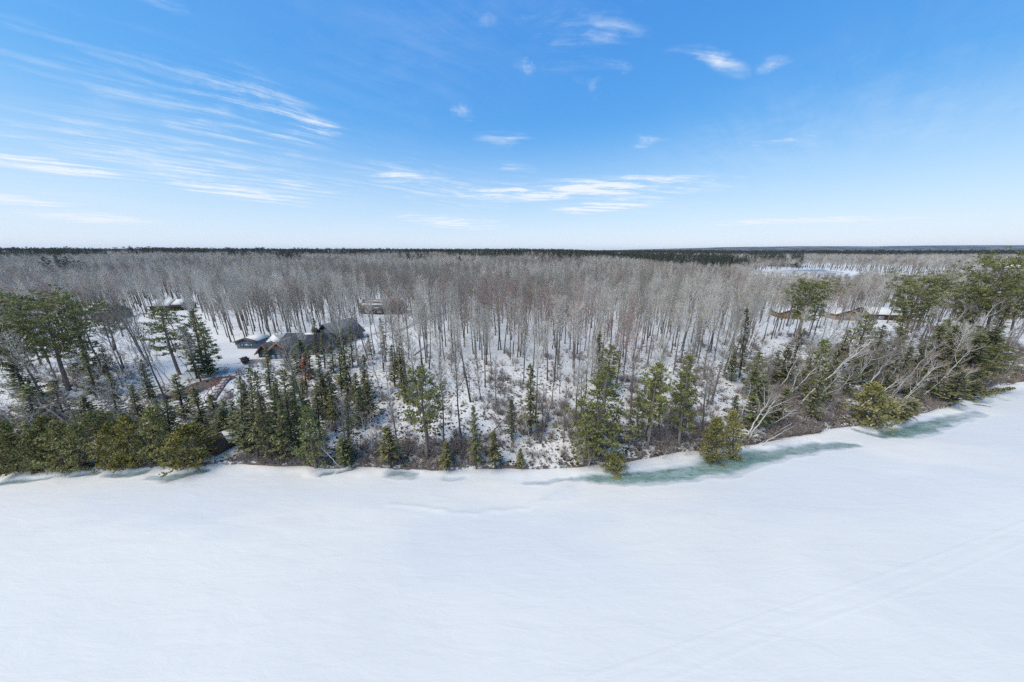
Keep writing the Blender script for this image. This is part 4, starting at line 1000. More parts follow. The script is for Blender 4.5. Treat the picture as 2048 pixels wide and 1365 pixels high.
    ('spruce', 44.17, 51.96, -0.19, -0.0, 6.7, 1.51, 'eastfir'),
    ('spruce', 73.87, 64.24, 1.51, -0.0, 10.12, 2.64, 'eastfir'),
    ('spruce', 78.73, 62.99, -0.61, -0.0, 9.43, 2.6, 'eastfir'),
    ('spruce', 87.32, 74.22, 0.58, -0.0, 11.21, 2.71, 'eastfir'),
    ('spruce', 63.63, 66.42, 0.05, -0.0, 9.11, 2.22, 'eastfir'),
    ('spruce', 88.18, 68.24, 0.22, -0.0, 10.64, 2.79, 'eastfir'),
    ('palepine', 67.41, 60.91, 0.23, -0.0, 14.38, 2.99, 'light yellow green pine among the birches of the point'),
    ('conepine', 88.51, 71.06, -1.67, -0.0, 17.04, 4.06, 'shaggy pine in front of the snow roofed cabins'),
    ('spruce', 100.61, 71.6, -3.29, -0.0, 14.7, 2.64, 'eastfir'),
    ('spruce', 106.14, 75.77, -4.79, -0.0, 19.73, 2.49, 'eastfir'),
    ('broadpine', 123.63, 88.98, -1.79, -0.0, 22.39, 7.33, 'big dome crowned pine above the birches of the point'),
    ('cedar', 74.74, 53.49, -2.91, -0.0, 10.15, 4.07, 'wide olive cedar overhanging the melt below the point'),
    ('spruce', 81.9, 55.83, -1.07, -2.5, 6.12, 3.55, 'drooping conifer toppled out over the turquoise ice'),
    ('spruce', 118.16, 74.05, -3.54, -0.0, 14.87, 4.09, 'eastfir'),
    ('spruce', 119.39, 70.9, -2.02, -0.0, 14.22, 4.35, 'eastfir'),
    ('spruce', 104.85, 70.22, -1.4, -0.0, 10.38, 3.38, 'eastfir'),
    ('spruce', 102.1, 61.56, -0.67, -0.0, 8.83, 3.27, 'eastfir'),
    ('spruce', 99.54, 63.09, -0.94, -0.0, 9.18, 2.98, 'eastfir'),
    ('spruce', 135.64, 79.12, -2.09, -0.0, 13.45, 4.35, 'eastfir'),
    ('spruce', 116.9, 76.8, -1.64, -0.0, 13.74, 3.24, 'eastfir'),
    ('spruce', 93.85, 62.87, -0.14, -0.0, 7.67, 2.37, 'eastfir'),
    ('spruce', 112.33, 65.34, -0.38, -0.0, 7.97, 2.84, 'eastfir'),
    ('broadpine', 150.51, 95.16, -2.53, -0.0, 18.85, 5.42, 'eastpine'),
    ('broadpine', 157.1, 93.34, -6.67, -0.0, 28.39, 8.01, 'eastpine'),
    ('broadpine', 172.17, 97.54, -5.71, -0.0, 22.55, 6.78, 'eastpine'),
    ('pine', 122.69, 70.56, 1.1, -0.0, 11.72, 4.6, 'eastpine'),
    ('spruce', 114.5, 66.53, 14.0, 1.98, 0.95, 1.6, 'toppled dark conifer lying out flat over the snowy lake ice'),
    ('birch', -80.88, 48.24, -3.18, -2, 7.43, 1.67, 'westbirch'),
    ('birch', -78.9, 48.19, -2.27, -1.5, 6.18, 1.35, 'westbirch'),
    ('birch', -81.21, 53.61, -1.88, -1, 8.45, 1.74, 'westbirch'),
    ('birch', -86.1, 45.5, -1.38, -1, 3.38, 1.2, 'westbirch'),
    ('birch', -69.55, 48.24, -1.58, -1, 5.27, 1.2, 'westbirch'),
    ('birch', -69.33, 42.66, -1.24, -1, 3.55, 1.2, 'westbirch'),
    ('birch', -94.81, 57.48, -2.84, -1, 7.98, 1.71, 'westbirch'),
    ('birch', -90.92, 59.15, -1.26, -1, 10.33, 2.09, 'westbirch'),
    ('birch', -82.33, 57.25, 1.66, -1, 12.8, 2.59, 'westbirch'),
    ('birch', -93.08, 64.71, 1.64, -0.5, 12.25, 2.47, 'westbirch'),
    ('birch', -100.92, 57.25, 0.34, -1, 8.5, 1.71, 'westbirch'),
    ('birch', -80.38, 59.15, -0.12, -1, 10.88, 2.19, 'westbirch'),
    ('birch', -98.03, 52.99, 0.16, -1, 7.16, 1.45, 'westbirch'),
    ('birch', -81.16, 62.99, -0.45, -0.5, 9.98, 2.0, 'westbirch'),
    ('birch', -83.12, 46.57, -1.19, -2, 7.85, 1.64, 'westbirch'),
    ('birch', -73.48, 50.21, -3.56, -1, 6.99, 1.58, 'westbirch'),
    ('birch', -91.67, 70.28, 0.31, 0, 10.62, 2.12, 'westbirch'),
    ('birch', -94.94, 77.36, 0.23, 0, 11.45, 2.29, 'westbirch'),
    ('birch', -111.03, 74.15, -0.64, 0, 11.09, 2.22, 'westbirch'),
    ('birch', -105.37, 77.83, 0.08, 0, 12.89, 2.58, 'westbirch'),
    ('birch', -52.77, 48.41, -1.14, -1, 5.71, 1.2, 'westbirch'),
    ('birch', -52.77, 48.41, 0.54, -1, 6.22, 1.26, 'westbirch'),
    ('birch', -30.97, 59.15, -0.98, -0.0, 10.54, 2.12, 'midbirch'),
    ('birch', -28.31, 58.09, -1.55, -0.0, 12.05, 2.43, 'midbirch'),
    ('birch', -26.68, 57.48, 0.78, -0.0, 11.45, 2.3, 'midbirch'),
    ('birch', -43.47, 63.45, 1.24, -0.0, 9.89, 1.99, 'midbirch'),
    ('birch', -39.05, 52.99, -1.0, -0.0, 6.14, 1.24, 'midbirch'),
    ('birch', -30.82, 44.34, -1.19, -0.0, 5.07, 1.2, 'midbirch'),
    ('birch', -25.84, 44.89, 0.08, -0.0, 6.58, 1.32, 'midbirch'),
    ('birch', -24.71, 44.34, 0.65, -0.0, 6.54, 1.31, 'midbirch'),
    ('birch', -25.28, 49.06, -1.7, -0.0, 4.84, 1.2, 'midbirch'),
    ('birch', -36.04, 42.56, -1.61, -0.6, 4.24, 1.2, 'iceBirch'),
    ('birch', -28.55, 40.94, -2.5, -0.6, 5.03, 1.2, 'iceBirch'),
    ('birch', 12.65, 41.23, 0.86, -0.6, 3.95, 1.2, 'iceBirch'),
    ('birch', 3.33, 46.78, -1.01, -0.6, 5.09, 1.2, 'iceBirch'),
    ('birch', 7.89, 41.27, -1.73, -0.6, 3.9, 1.2, 'iceBirch'),
    ('birch', 26.09, 43.56, 0.6, -0.6, 2.74, 1.2, 'iceBirch'),
    ('birch', 30.49, 44.37, 0.98, -0.6, 2.55, 1.2, 'iceBirch'),
    ('birch', 43.95, 48.07, 1.96, -1.0, 10.46, 2.14, 'pointbirch'),
    ('birch', 44.51, 47.8, 2.58, -1.0, 10.14, 2.1, 'pointbirch'),
    ('birch', 50.39, 51.07, 4.5, -1.0, 5.38, 1.42, 'pointbirch'),
    ('birch', 46.19, 47.23, 4.6, -1.0, 5.49, 1.45, 'pointbirch'),
    ('birch', 64.27, 64.24, 1.66, -1.0, 11.65, 2.36, 'pointbirch'),
    ('birch', 62.47, 60.62, 4.27, -1.0, 8.98, 2.0, 'pointbirch'),
    ('birch', 62.04, 55.64, 2.76, -1.0, 9.15, 1.92, 'pointbirch'),
    ('birch', 64.21, 58.88, 7.47, -1.0, 14.65, 3.29, 'pointbirch'),
    ('birch', 75.69, 66.19, 6.92, -1.0, 11.85, 2.75, 'pointbirch'),
    ('birch', 67.0, 67.51, -0.36, -1.0, 11.4, 2.29, 'pointbirch'),
    ('birch', 79.86, 64.06, 2.46, -1.0, 9.9, 2.05, 'pointbirch'),
    ('birch', 79.36, 61.29, 1.94, -1.0, 10.25, 2.1, 'pointbirch'),
    ('birch', 76.78, 58.46, 5.33, -1.0, 8.07, 1.94, 'pointbirch'),
    ('birch', 84.2, 60.29, 1.92, -1.0, 7.87, 1.63, 'pointbirch'),
    ('birch', 82.1, 56.97, 3.72, -1.0, 7.66, 1.71, 'pointbirch'),
    ('birch', 93.14, 62.87, 1.79, -1.0, 10.26, 2.09, 'pointbirch'),
    ('birch', 92.45, 62.57, 3.22, -1.0, 9.76, 2.07, 'pointbirch'),
    ('birch', 98.94, 63.38, 4.2, -1.0, 8.13, 1.84, 'pointbirch'),
    ('birch', 100.73, 63.09, 4.41, -1.0, 7.87, 1.82, 'pointbirch'),
    ('birch', 96.81, 62.87, 2.75, -1.0, 8.09, 1.72, 'pointbirch'),
    ('birch', 96.34, 66.51, 2.46, -1.0, 10.2, 2.11, 'pointbirch'),
    ('birch', 104.57, 71.6, 2.95, -1.0, 10.03, 2.1, 'pointbirch'),
    ('birch', 117.61, 76.8, 4.0, -1.0, 11.24, 2.39, 'pointbirch'),
    ('birch', 134.34, 85.33, 3.28, -1.0, 12.85, 2.66, 'pointbirch'),
    ('birch', 118.41, 73.2, 1.82, -1.0, 8.9, 1.83, 'pointbirch'),
    ('birch', 141.59, 83.25, 1.08, -1.0, 8.81, 1.79, 'pointbirch'),
    ('birch', 140.64, 80.95, 2.47, -1.0, 8.08, 1.7, 'pointbirch'),
    ('birch', 148.07, 92.39, 1.99, -1.0, 16.73, 3.38, 'pointbirch'),
    ('birch', 143.03, 95.02, 3.28, -1.0, 13.81, 2.85, 'pointbirch'),
    ('birch', 121.92, 83.69, 2.26, -1.0, 12.61, 2.57, 'pointbirch'),
    ('birch', 95.15, 68.7, 0.74, -1.0, 11.03, 2.22, 'pointbirch'),
    ('birch', 90.38, 68.47, 2.06, -1.0, 9.73, 2.0, 'pointbirch'),
    ('birch', 73.03, 60.84, 2.18, -1.0, 7.84, 1.64, 'pointbirch'),
    ('birch', 46.57, 52.77, -0.82, -1.0, 8.86, 1.79, 'pointbirch'),
    ('birch', 68.76, 60.62, 3.2, -1.0, 9.56, 2.03, 'pointbirch'),
    ('birch', 150.26, 86.5, 1.28, -1.0, 13.03, 2.63, 'pointbirch'),
    ('birch', 151.76, 92.63, 3.35, -1.0, 13.62, 2.81, 'pointbirch'),
    ('birch', 100.98, 75.62, 0.46, -1.0, 11.69, 2.35, 'pointbirch'),
    ('birch', 92.23, 74.69, 0.37, -1.0, 12.87, 2.58, 'pointbirch'),
    ('birch', 89.92, 79.47, 0.71, -1.0, 11.99, 2.41, 'pointbirch'),
    ('birch', 75.5, 56.53, 4.33, -1.0, 5.32, 1.39, 'pointbirch'),
    ('birch', 75.77, 54.3, 4.3, -1.0, 5.8, 1.46, 'pointbirch'),
    ('birch', 106.78, 65.7, 1.78, -1.0, 7.7, 1.59, 'pointbirch'),
    ('birch', 51.0, 55.29, 0.58, -0.28, 7.85, 1.58, 'pointbirch'),
    ('birch', 64.96, 57.81, 0.07, -0.69, 7.44, 1.49, 'pointbirch'),
    ('birch', 70.1, 67.29, -0.4, -1.4, 10.07, 2.03, 'pointbirch'),
    ('birch', 114.76, 81.87, 1.79, -1.4, 10.2, 2.09, 'pointbirch'),
    ('birch', 85.19, 67.81, 0.44, -1.88, 10.43, 2.12, 'pointbirch'),
    ('birch', 162.12, 102.65, 0.92, -1.89, 9.1, 1.87, 'pointbirch'),
    ('birch', 122.41, 83.15, 2.07, -0.49, 11.64, 2.37, 'pointbirch'),
    ('birch', 171.06, 104.25, 3.18, -0.93, 12.51, 2.59, 'pointbirch'),
    ('birch', 101.87, 69.09, 0.33, -1.74, 9.62, 1.96, 'pointbirch'),
    ('birch', 67.3, 62.59, 3.3, -0.08, 8.81, 1.88, 'pointbirch'),
    ('birch', 110.51, 74.01, 1.44, -0.08, 9.02, 1.83, 'pointbirch'),
    ('birch', 68.37, 65.06, 0.17, -0.71, 6.8, 1.37, 'pointbirch'),
    ('birch', 95.93, 71.39, -0.09, -1.82, 10.68, 2.17, 'pointbirch'),
    ('birch', 50.24, 53.35, 0.22, -0.89, 7.06, 1.42, 'pointbirch'),
    ('birch', 88.45, 64.05, 0.93, -0.46, 7.72, 1.56, 'pointbirch'),
    ('birch', 113.41, 71.68, 2.45, -0.86, 10.25, 2.11, 'pointbirch'),
    ('birch', 120.71, 76.74, 4.7, -0.45, 8.86, 2.01, 'pointbirch'),
    ('birch', 62.48, 60.33, 0.92, -0.22, 8.01, 1.61, 'pointbirch'),
    ('birch', 89.12, 62.38, 0.47, -1.26, 7.65, 1.55, 'pointbirch'),
    ('birch', 52.73, 55.58, 0.27, -1.52, 6.83, 1.4, 'pointbirch'),
    ('spruce', 62.02, 54.03, -0.22, -0.0, 11.41, 2.4, 'eastfir'),
    ('spruce', 82.93, 59.73, -0.16, -0.0, 8.52, 2.61, 'eastfir'),
    ('conepine', 136.84, 83.61, -0.04, -0.0, 11.78, 3.49, 'eastfir'),
    ('spruce', 92.57, 64.78, -0.19, -0.0, 12.36, 2.8, 'eastfir'),
    ('spruce', 100.0, 76.45, -0.06, -0.0, 12.31, 3.21, 'eastfir'),
    ('conepine', 136.63, 79.9, -0.1, -0.0, 12.95, 3.36, 'eastfir'),
    ('spruce', 97.87, 73.61, -0.07, -0.0, 9.6, 3.11, 'eastfir'),
    ('spruce', 146.31, 90.8, 0.03, -0.0, 13.41, 3.74, 'eastfir'),
    ('conepine', 54.78, 61.24, -0.12, -0.0, 11.23, 2.65, 'eastfir'),
    ('spruce', 151.05, 89.03, 0.0, -0.0, 16.72, 3.68, 'eastfir'),
    ('spruce', 69.29, 58.85, -0.18, -0.0, 11.23, 2.57, 'eastfir'),
    ('conepine', 118.9, 78.7, -0.08, -0.0, 14.79, 3.3, 'eastfir'),
    ('birch', -71.41, 51.31, -2.55, -0.45, 8.46, 1.77, 'westbirch'),
    ('birch', -77.42, 61.63, -2.58, -0.57, 8.94, 1.86, 'westbirch'),
    ('birch', -87.7, 47.41, -0.0, -1.03, 6.2, 1.26, 'westbirch'),
    ('birch', -81.76, 51.39, -2.48, -0.27, 6.62, 1.41, 'westbirch'),
    ('birch', -81.91, 55.61, -0.14, -1.43, 8.66, 1.76, 'westbirch'),
    ('birch', -61.35, 46.93, 0.11, -0.72, 5.81, 1.2, 'westbirch'),
    ('birch', -78.22, 58.36, 0.54, -0.96, 8.33, 1.68, 'westbirch'),
    ('birch', -79.7, 57.5, -0.23, -1.11, 6.92, 1.4, 'westbirch'),
    ('birch', -72.52, 47.63, 0.57, -0.89, 7.62, 1.54, 'westbirch'),
    ('birch', -96.25, 49.95, -0.95, -0.71, 6.51, 1.32, 'westbirch'),
    ('birch', -98.82, 64.24, -3.11, -1.04, 9.65, 2.04, 'westbirch'),
    ('birch', -72.78, 50.77, -2.94, -0.21, 7.99, 1.7, 'westbirch'),
    ('birch', -68.43, 46.88, 0.98, -1.14, 6.09, 1.25, 'westbirch'),
    ('birch', -111.51, 59.87, 1.36, -1.35, 9.53, 1.94, 'westbirch'),
    ('birch', -97.52, 57.8, -0.19, -1.4, 6.97, 1.42, 'westbirch'),
    ('birch', -104.24, 59.26, 0.06, -0.05, 8.41, 1.68, 'westbirch'),
    ('birch', -95.84, 57.77, -1.36, -0.5, 8.06, 1.64, 'westbirch'),
    ('birch', -95.69, 61.14, -2.63, -0.21, 7.01, 1.5, 'westbirch'),
    ('birch', -98.71, 64.54, -4.2, -0.17, 9.43, 2.06, 'westbirch'),
    ('birch', -66.06, 46.61, -0.8, -1.39, 7.25, 1.49, 'westbirch'),
    ('birch', -114.06, 60.35, -0.17, -0.02, 6.3, 1.26, 'westbirch'),
    ('birch', -99.4, 51.89, -1.37, -0.5, 6.8, 1.39, 'westbirch'),
    ('birch', -75.76, 64.49, -0.86, -1.21, 8.82, 1.79, 'westbirch'),
    ('birch', -104.99, 65.01, 0.74, -1.12, 8.51, 1.72, 'westbirch'),
    ('birch', -90.84, 69.76, -3.34, -0.48, 7.0, 1.55, 'westbirch'),
    ('birch', -100.22, 60.13, -2.11, -0.39, 7.14, 1.49, 'westbirch'),
]
_len = {}
for t in TREES: _len.setdefault(t[7], []).append(math.sqrt(t[3] ** 2 + t[4] ** 2 + t[5] ** 2))
for (kind, x, y, dx, dy, hh, w, lab) in TREES:
    if lab in GROUPS:
        a_, b_ = GROUPS[lab]
        if len(_len[lab]) > 4:                     # in a larger stand say which size it is
            q1, q2 = np.percentile(_len[lab], (33, 67)); L_ = math.sqrt(dx * dx + dy * dy + hh * hh)
            sz_ = "short " if L_ < q1 else ("tall " if L_ > q2 else "medium sized ")
            a_ = sz_ + a_.replace("tall ", "").replace("short ", ""); b_ = sz_ + b_
        plant(kind, x, y, dx, dy, hh, w, a_, b_)
    else: plant(kind, x, y, dx, dy, hh, w, lab)

# ------------------------------------------------------------------ the bare woods
rf = np.random.RandomState(77)
def clear_of(x, y):
    ok = ~((np.abs(x + 65) < 13) & (y > 75) & (y < 95)) & ~((np.abs(x + 57.5) < 10) & (np.abs(y - 99) < 10))
    ok &= ~((np.abs(x + 82) < 6) & (np.abs(y - 88.5) < 6.5)) & ~(np.hypot((x + 83) / 13, (y - 76) / 12) < 1)
    for (hx_, hy_, a, b) in ((-63, 143.5, 11, 7), (-181, 130, 8, 7), (-176, 152, 10, 6), (126, 133, 7, 8), (148, 131, 7, 8), (167, 131, 10, 7), (232, 158, 9, 8), (560, 330, 28, 28)):
        ok &= ~((np.abs(x - hx_) < a) & (np.abs(y - hy_) < b))
    for p in PATHS:
        d, e = seg_dist(x, y, p); ok &= d > e[..., 0] + 0.6
    ok &= np.hypot(x + 52.2, y - 45.6) > 4.5
    d, e = seg_dist(x, y, [(-68, 64.6), (-64.6, 56.6)]); ok &= d > 2
    return ok & ~in_pond(x, y, 1.08)
def scatter(step, r0, r1, jitter=0.48):
    xs = np.arange(-r1 * 0.93, r1 * 0.93, step); ys = np.arange(20, r1, step)
    X, Y = np.meshgrid(xs, ys); X = X + (rf.rand(*X.shape) - 0.5) * 2 * jitter * step; Y = Y + (rf.rand(*Y.shape) - 0.5) * 2 * jitter * step
    X, Y = X.ravel(), Y.ravel(); R_ = np.hypot(X, Y)
    m = (R_ >= r0) & (R_ < r1) & (np.abs(X) < 2.0 * Y + 18)
    return X[m], Y[m]
fx, fy, fk, fh, fw = [], [], [], [], []
for step, r0, r1, ws_ in ((4.7, 0, 330, 1.0), (5.2, 330, 700, 1.15), (10.5, 700, 1800, 1.7)):
    X, Y = scatter(step, r0, r1); T = inland(X, Y); R_ = np.hypot(X, Y)
    n1 = fbm(X / 45, Y / 45, 3); n2 = fbm(X / 30 + 31, Y / 30, 3)
    keep = (T > 3.0) & clear_of(X, Y)
    prob = 0.42 + 0.58 * sstep(9, 30, T)
    prob = np.where((X < -40) & (T < 40), prob * 0.45, prob); prob = np.where((X > 45) & (T < 26), prob * 0.7, prob)
    for (hx_, hy_, w_) in ((-75, 86, 12), (-63, 143.5, 10), (-181, 130, 9), (-176, 152, 8), (126, 133, 7), (148, 131, 7), (167, 131, 9), ):   # cleared lots in front of the houses
        D = math.hypot(hx_, hy_); al = (X * hx_ + Y * hy_) / D; ct = np.abs(X * hy_ - Y * hx_) / D
        prob = np.where((ct < w_) & (al > 0.58 * D) & (al < D), prob * (0.22 if hx_ < 0 else 0.42), prob)
    open_ = np.hypot((X - 860) / 260, (Y - 690) / 90) < 1
    prob = np.where(open_, prob * 0.30, prob)
    prob = np.where((np.abs(X + 55) < 8) & (Y > 66) & (Y < 98), prob * 0.9, prob)
    keep &= rf.rand(len(X)) < prob
    lowl = sstep(150, 300, X) * sstep(150, 290, Y) * (1 - sstep(620, 800, R_))
    k = np.where(n1 > 0.57 - 0.11 * sstep(480, 300, R_) * sstep(0.9, 0.3, np.abs(X / Y)) * sstep(75, 120, R_), 1, 0); k = np.where((n2 > 0.64) & (rf.rand(len(X)) < 0.6), 2, k)
    k = np.where((rf.rand(len(X)) < 0.18), (rf.rand(len(X)) < 0.6).astype(int) * 1, k)
    sap = ((R_ < 330) & (T >= 24) & (rf.rand(len(X)) < 0.13)) | ((T < 24) & (rf.rand(len(X)) < 0.75 - 0.022 * T)); k = np.where(sap, 3, k)
    H_ = np.where(k == 3, 6 + 5 * rf.rand(len(X)), 11.5 + 8.5 * rf.rand(len(X)) ** 0.8) * (1 - (0.50 + 0.18 * sstep(300, 360, R_) * sstep(560, 480, R_)) * lowl)
    H_ = np.where((X / Y > 0.78) & (X / Y < 1.15) & (R_ > 185) & (R_ < 520), np.minimum(H_, 7.5), H_)
    k = np.where((k < 3) & (rf.rand(len(X)) < 0.028) & (R_ < 400), 4, k)
    W_ = np.where(k == 3, 1.1, np.where(k == 0, 2.3, 3.0)) * (0.8 + 0.5 * rf.rand(len(X))) * ws_
    for a, b in zip((fx, fy, fk, fh, fw), (X, Y, k, H_, W_)): a.append(b[keep])
fx, fy, fk, fh, fw = map(np.concatenate, (fx, fy, fk, fh, fw))
KN = ['aspen', 'maple', 'redmaple', 'sapling', 'birch']
# keep them off the trees already placed
TP = np.array([(t[1], t[2]) for t in TREES])
ok = np.ones(len(fx), bool); nearm = np.hypot(fx, fy) < 220
ii = np.where(nearm)[0]
dmin = np.min(np.hypot(fx[ii][:, None] - TP[None, :, 0], fy[ii][:, None] - TP[None, :, 1]), axis=1); ok[ii[dmin < 1.3]] = False
fx, fy, fk, fh, fw = fx[ok], fy[ok], fk[ok], fh[ok], fw[ok]
def in_frame(x, y, z):
    zc = y * math.cos(rad(17)) - (z - CAM_H) * math.sin(rad(17)); return (np.abs(x) < zc * 1.72) & (zc > 5)
fz = ground_z(fx, fy); fd = np.hypot(fx, fy)
rank = np.where(in_frame(fx, fy, fz), fd / (fh / 15.0), 1e9); order = np.argsort(rank)
single = np.zeros(len(fx), bool); single[order[:300]] = True
WL = {0: ("slender pale barked bare aspen", "bare aspens"), 1: ("bare dark barked maple", "bare maples"),
      2: ("bare maple with reddish budding twigs", "red budded maples"), 3: ("thin bare sapling", "bare saplings"), 4: ("upright white birch", "upright birches")}
ZONES = ((-45, "by the snowy yard and stairs"), (-14, "near the spruces below the lodge"), (18, "between the big shore pines"), (45, "behind the twin cedars"), (1e9, "on the wooded point"))
for i in np.where(single)[0]:
    zone = next(z for lim, z in ZONES if fx[i] < lim)
    up_ = "" if inland(fx[i], fy[i]) < 26 else "above the bank "
    a_, b_ = WL[int(fk[i])]
    plant(KN[fk[i]], fx[i], fy[i], rf.randn() * 0.055 * fh[i], rf.randn() * 0.055 * fh[i], fh[i], fw[i], "%s %s%s" % (a_, up_, zone), "%s %s%s" % (b_, up_, zone))

def gn_scatter(name, X, Y, Z, idx, rot, sx, sz, protos, label):
    """one object that stands meshes on its points (for woods nobody could count)"""
    src = bpy.data.collections.new(name + "_stock")
    for i, me in enumerate(protos):
        o = bpy.data.objects.new("%s_stock_%02d" % (name, i), me); src.objects.link(o)
    me = bpy.data.meshes.new(name); n = len(X)
    me.vertices.add(n); me.vertices.foreach_set("co", np.stack([X, Y, Z], 1).astype(np.float32).ravel())
    for k, a, ty in (("pick", idx, 'INT'), ("turn", rot, 'FLOAT'), ("wide", sx, 'FLOAT'), ("tall", sz, 'FLOAT')):
        at = me.attributes.new(k, ty, 'POINT'); at.data.foreach_set("value", np.asarray(a, np.int32 if ty == 'INT' else np.float32))
    o = link(name, me)
    g = bpy.data.node_groups.new(name, 'GeometryNodeTree')
    g.interface.new_socket("Geometry", in_out='INPUT', socket_type='NodeSocketGeometry')
    g.interface.new_socket("Geometry", in_out='OUTPUT', socket_type='NodeSocketGeometry')
    gi = g.nodes.new('NodeGroupInput'); go = g.nodes.new('NodeGroupOutput')
    mp = g.nodes.new('GeometryNodeMeshToPoints'); ip = g.nodes.new('GeometryNodeInstanceOnPoints')
    ci = g.nodes.new('GeometryNodeCollectionInfo'); ci.inputs['Collection'].default_value = src
    ci.inputs['Separate Children'].default_value = True; ci.inputs['Reset Children'].default_value = True
    def na(nm, ty):
        x = g.nodes.new('GeometryNodeInputNamedAttribute'); x.data_type = ty; x.inputs[0].default_value = nm; return x.outputs[0]
    rc = g.nodes.new('ShaderNodeCombineXYZ'); g.links.new(na("turn", 'FLOAT'), rc.inputs[2])
    sc = g.nodes.new('ShaderNodeCombineXYZ'); w = na("wide", 'FLOAT')
    g.links.new(w, sc.inputs[0]); g.links.new(w, sc.inputs[1]); g.links.new(na("tall", 'FLOAT'), sc.inputs[2])
    g.links.new(gi.outputs[0], mp.inputs[0]); g.links.new(mp.outputs[0], ip.inputs['Points'])
    g.links.new(ci.outputs[0], ip.inputs['Instance']); ip.inputs['Pick Instance'].default_value = True
    g.links.new(na("pick", 'INT'), ip.inputs['Instance Index'])
    g.links.new(rc.outputs[0], ip.inputs['Rotation']); g.links.new(sc.outputs[0], ip.inputs['Scale'])
    g.links.new(ip.outputs[0], go.inputs[0])
    md = o.modifiers.new("scatter", 'NODES'); md.node_group = g
    tag(o, label, None, None, "stuff")
    return o
def joined(kind, n=None):
    out = []
    for (tm, cm, h, R, tr, cr) in STOCK[kind][:n]:
        m = MB()
        for s in (tr, cr): m.add(np.vstack(s.v), np.vstack(s.c), np.vstack(s.q) if s.q else None, np.vstack(s.t) if s.t else None)
        out.append((m.mesh(kind, tm.materials[0]), h, R))
    return out
def mass(name, label, X, Y, K, Hh, W, kinds):
    protos, off, hs_, rs_ = [], [], [], []
    for kn in kinds:
        js = joined(kn); off.append((len(protos), len(js)))
        for (me, h, R) in js: protos.append(me); hs_.append(h); rs_.append(R)
    hs_, rs_ = np.array(hs_), np.array(rs_)
    o0 = np.array([a for a, b in off]); on = np.array([b for a, b in off])
    idx = o0[K] + (rf.rand(len(K)) * on[K]).astype(int)
    gn_scatter(name, X, Y, ground_z(X, Y) - 0.05, idx, rf.rand(len(K)) * 6.283, W / rs_[idx], Hh / hs_[idx], protos, label)
# evergreens far off: the pine stand and the dark belts at the horizon
ex, ey = scatter(8.0, 380, 1500); r_ = np.hypot(ex, ey); az = ex / ey
n3 = fbm(ex / 60 + 7, ey / 60, 3); n4 = fbm(ex / 240 + 3, ey / 240, 3)
stand = ((az > -0.32) & (az < 0.72) & (r_ > 500 - 60 * np.clip(az, 0, 1) + 90 * (n3 - 0.5)) & (r_ < 660 + 160 * (n3 - 0.5)) & (n3 > 0.36 + 0.25 * sstep(0.0, -0.32, az) - 0.1 * sstep(0.3, 0.6, az)))
belt = (r_ > 840 + 1100 * (n4 - 0.5)) & (az < 0.95) & (n3 > 0.50 + 0.05 * sstep(-0.3, -0.5, az))
few = (n3 > 0.70) & (az < 0.5)
kp = (stand | belt | few) & clear_of(ex, ey)
ex2, ey2 = scatter(24.0, 1500, 4200); k2_ = fbm(ex2 / 150, ey2 / 150, 3) > 0.45
EX = np.concatenate([ex[kp], ex2[k2_]]); EY = np.concatenate([ey[kp], ey2[k2_]]); far_ = np.hypot(EX, EY) > 1500
EK = np.where(rf.rand(len(EX)) < 0.25, 1, 0)
mass('distant_pine_forest', "dark evergreen forest stretching along the horizon", EX, EY, EK, np.where(far_, 26, np.where(np.hypot(EX, EY) > 700, 22, 21)) * (0.6 + 0.7 * rf.rand(len(EX))), np.where(far_, 12, 4.2) * (0.7 + 0.6 * rf.rand(len(EX))), ['blackpine', 'blackspruce'])
rest = ~single
_az = fx / np.maximum(fy, 1)
fk2 = np.where((fd > 140) & (fk < 3), fk + 5, fk)
mass('bare_forest', "wide leafless grey forest covering the land behind the shore", fx[rest], fy[rest], fk2[rest], fh[rest], fw[rest], KN + ['far_aspen', 'far_maple', 'far_redmaple'])

# ------------------------------------------------------------------ brush on the bank and dead leaves poking out of the snow
SH = [shrub(400 + i, 1.7, ((0.34, 0.29, 0.255), (0.28, 0.225, 0.195), (0.34, 0.26, 0.225), (0.42, 0.375, 0.33))[i % 4]).mesh('shrub', M_twig) for i in range(8)]
def tussock(seed):
    rs = np.random.RandomState(seed); out = ([], [], [], [])
    puff(rs, out, np.array((0, 0, 0.12)), 0.3, 26, (0.075, 0.06, 0.038) if seed % 2 else (0.06, 0.065, 0.03), 0.5, 0.14, 0.6)
    m = MB(); m.diamonds(*[np.vstack(a) for a in out]); return m.mesh('tussock', M_twig)
TU = [tussock(500 + i) for i in range(4)]
xs = rf.uniform(-125, 175, 60000); T = rf.rand(60000) ** 1.6 * 42 + 0.35
sl_ = (np.interp(xs + 5, SX, SY) - np.interp(xs - 5, SX, SY)) / 10
ys = shore_y(xs) + T * np.sqrt(1 + sl_ ** 2)
pr = (0.15 * np.exp(-T / 18) + 0.11 * np.exp(-T / 1.6)) * (0.3 + 1.6 * sstep(0.42, 0.62, fbm(xs / 7, ys / 7, 3)))
pr = np.where(xs > 45, pr * 1.3, pr); pr = np.where(xs < -40, pr * 1.2, pr)
m = (rf.rand(60000) < pr) & clear_of(xs, ys)
bx_, by_ = xs[m], ys[m]; bT = T[m]
sc_ = (0.45 + 0.8 * rf.rand(len(bx_))) * np.where(bT < 2, 0.62, 1.0)
gn_scatter('undergrowth', bx_, by_, ground_z(bx_, by_) - 0.03, rf.randint(0, 8, len(bx_)), rf.rand(len(bx_)) * 6.28, sc_ * 1.15, sc_, SH, "leafless grey and reddish brush covering the shore bank")
